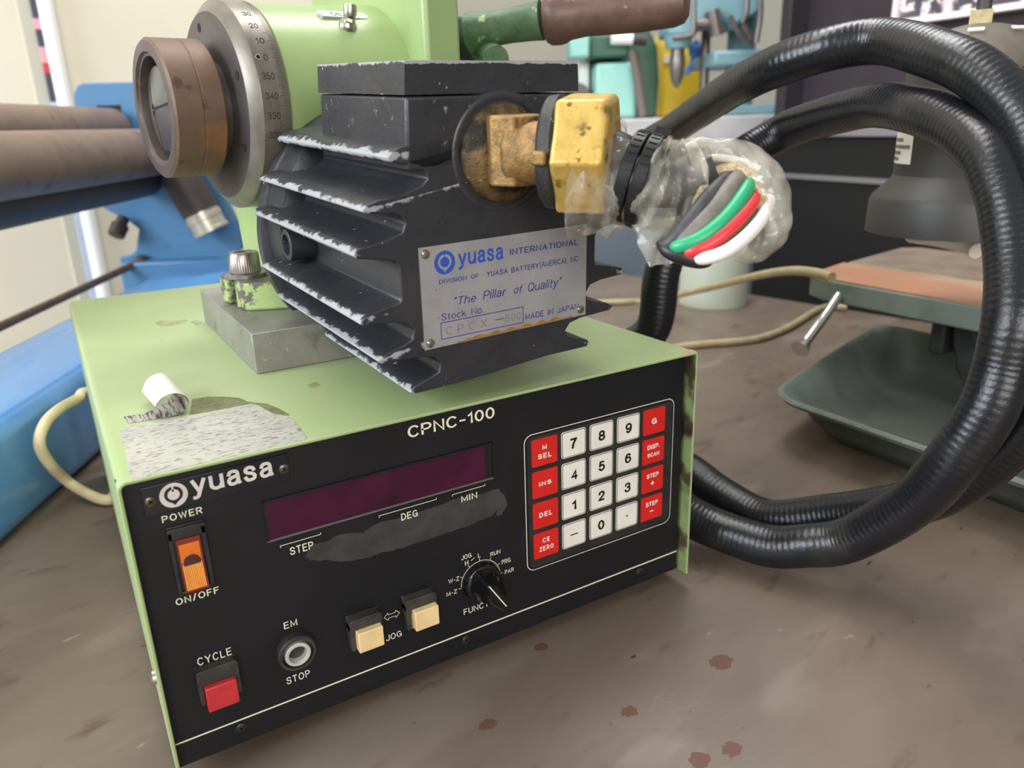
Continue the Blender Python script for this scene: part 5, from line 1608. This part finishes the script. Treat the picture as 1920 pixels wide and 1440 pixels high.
# yellow jug
jug = thing('yellow_jug', 'yellow plastic jug standing behind the drill chuck on the far counter', 'jug', base((0.4624, 2.1600, 0.2803)), -0.5298)
jp = [(0.4287, 2.2400, 0.2693), (0.4284, 2.2400, 0.4173), (0.4240, 2.2400, 0.4701), (0.4343, 2.2400, 0.5010), (0.4563, 2.2400, 0.5210), (0.4770, 2.2400, 0.4946), (0.5139, 2.2400, 0.4280), (0.5389, 2.2400, 0.3874), (0.5446, 2.2400, 0.2658)]
b = MB(FF)
b.prism([(p[0], 2.24, max(p[2], CT + 0.0005)) for p in jp], (0, 0.12, 0))
jb = b.build('jug_body', 'jug_yellow', jug, bevel=0.012, seg=4)
p, q = (0.4353, 2.2350, 0.4405), (0.4504, 2.2350, 0.4190)
b = MB(FF)
b.box(((p[0] + q[0]) / 2, 2.2375, (p[2] + q[2]) / 2), (q[0] - p[0], 0.006, p[2] - q[2]))
b.build('white_label', 'paper_white', jug)
b = MB(FF)
p = (0.4627, 2.3000, 0.5276)
b.lathe([(0, 0.02), (0.03, 0.02), (0.034, 0.017)], (p[0], 2.30, p[2] - 0.012), (0, 0, 1), 24)
b.build('jug_cap', 'jug_yellow', jug)

# drill press
dp_ = thing('drill_press', 'pale blue grey drill press with steel chuck on the far counter behind the hose', 'drill press', base((0.5434, 2.0000, 0.2768)), -0.5298)
b = MB(FF)
hd = [(0.3921, 1.9500, 0.6317), (0.6038, 1.9500, 0.6469), (0.6047, 1.9500, 0.5061), (0.5522, 1.9500, 0.4831), (0.5338, 1.9500, 0.4634), (0.5023, 1.9500, 0.4980), (0.4477, 1.9500, 0.4591), (0.3858, 1.9500, 0.4610)]
b.prism([(p[0], 1.95, p[2]) for p in hd], (0, 0.13, 0))
b.build('head', 'press_blue', dp_, bevel=0.008, seg=3)
b = MB(FF)
p = (0.4146, 1.9700, 0.4689)
def hz(y):
    return p[2] - (y - 60) * 1.97 / 1451
b.lathe([(hz(86), 0.028), (hz(66), 0.034)], (p[0], 1.97, 0), (0, 0, 1), 28)
b.build('quill', 'press_blue', dp_)
b = MB(FF)
b.lathe([(hz(150), 0.003), (hz(140), 0.012), (hz(128), 0.016), (hz(108), 0.0185), (hz(100), 0.017), (hz(84), 0.015)], (p[0], 1.97, 0), (0, 0, 1), 24)
b.build('chuck', 'press_steel', dp_)
b = MB(FF)
b.cyl(((0.4919, 2.0200, 0.5410)[0], 2.02, CT), ((0.4919, 2.0200, 0.5410)[0], 2.02, CT + 0.62), 0.011, 20)
b.use(1).cyl(((0.5865, 2.0500, 0.5424)[0], 2.05, CT), ((0.5865, 2.0500, 0.5424)[0], 2.05, CT + 0.55), 0.034, 28)
b.build('column', ['press_steel', 'press_blue'], dp_)
b = MB(FF)
p, q = (0.4864, 1.9200, 0.4214), (0.6136, 1.9200, 0.3893)
b.box(((p[0] + q[0]) / 2, 2.02, (p[2] + q[2]) / 2), (q[0] - p[0], 0.22, p[2] - q[2]))
b.build('table', 'press_blue', dp_, bevel=0.006)
for pts in ([(0.4318, 1.9000, 0.5265), (0.4334, 1.9000, 0.4635), (0.4219, 1.9000, 0.4528), (0.3883, 1.9000, 0.4494)], [(0.5490, 1.9000, 0.5657), (0.5509, 1.9000, 0.5014), (0.5431, 1.9000, 0.4756)], [(0.5751, 1.9000, 0.5649), (0.5824, 1.9000, 0.4962), (0.5771, 1.9000, 0.4349)], [(0.5134, 1.9000, 0.4917), (0.5398, 1.9000, 0.4515), (0.5673, 1.9000, 0.4375), (0.5432, 1.9000, 0.4734)]):
    b = MB(FF)
    b.tube(smooth_path(pts, 5), 0.0062, 12)
    b.build('feed_handle', 'press_steel', dp_)
b = MB(FF)
b.cyl((0.4459, 1.9300, 0.4773), (0.4943, 1.9300, 0.4803), 0.013, 20)
b.cyl((0.4808, 1.9300, 0.5072), (0.4957, 1.9300, 0.4558), 0.017, 20)
b.build('stop_collar', 'press_steel', dp_)
b = MB(FF)
b.box(((0.5672, 2.0500, 0.5429)[0], 2.05, CT + 0.012), (0.17, 0.26, 0.022))
b.build('press_base', 'press_blue', dp_, bevel=0.005)
b = MB(FF)
rg_ = smooth_path([(0.4840, 2.1400, 0.4568) + (0.012,), (0.4985, 2.1400, 0.4389) + (0.02,), (0.4994, 2.1400, 0.4187) + (0.016,), (0.4839, 2.1400, 0.3988) + (0.009,), (0.4734, 2.1400, 0.3838) + (0.004,)], 5)
b.tube([p[:3] for p in rg_], [p[3] for p in rg_], 16, rf=lambda i, a: 1 + 0.2 * math.sin(3 * a + i))
rg = b.build('cloth_rag', 'rag_blue')
tag(rg, 'crumpled light blue rag hanging beside the drill chuck', 'rag')

# pale drum beyond the edge of the bench
pp = (0.8851, 0.5674, 0.0399)
b = MB()
b.lathe([(0, 0.052), (0.93, 0.052), (0.94, 0.048)], (pp[0], pp[1], -0.85), (0, 0, 1), 40)
po = b.build('floor_post', 'post_green')
tag(po, 'pale grey green round post rising beyond the far edge of the bench', 'post')

# ================================================================== cords
b = MB()
b.tube(smooth_path([(0.5983, 0.1383, 0.1393), (0.6060, 0.1642, 0.1390), (0.6476, 0.2267, 0.1267), (0.6960, 0.3115, 0.1033), (0.7457, 0.4269, 0.0659), (0.7625, 0.5158, 0.0371), (0.7957, 0.6182, 0.0050), (0.7639, 0.6389, 0.0050), (0.70, 0.66, 0.005), (0.56, 0.60, 0.005), (0.53, 0.50, 0.005), (0.57, 0.42, 0.005), (0.6837, 0.3881, 0.0050), (0.7246, 0.3729, 0.0050), (0.7673, 0.3631, 0.0050), (0.8416, 0.3789, 0.0050), (0.9638, 0.4237, 0.0050), (0.99, 0.40, 0.008)], 10), 0.0047, 14)
cd_ = b.build('power_cord', 'cord_beige')
tag(cd_, 'dusty beige power cord looping across the bench behind the hose to the grinder', 'cord')
b = MB()
b.tube(smooth_path([(0.003, 0.345, 0.0045), (-0.0002, 0.3376, 0.0045), (-0.0101, 0.3465, 0.0060), (-0.0259, 0.3713, 0.0132), (-0.0355, 0.3521, 0.0405), (-0.0383, 0.3454, 0.0597), (-0.0323, 0.3561, 0.0711), (-0.0217, 0.3779, 0.0739), (-0.0074, 0.4055, 0.0719), (0.0043, 0.4249, 0.0702), (0.06, 0.44, 0.045), (0.10, 0.43, 0.02)], 10), 0.0043, 14)
cc_ = b.build('power_cord', 'cord_cream')
tag(cc_, 'thick cream power cord bulging out from the left side of the control box', 'cord')
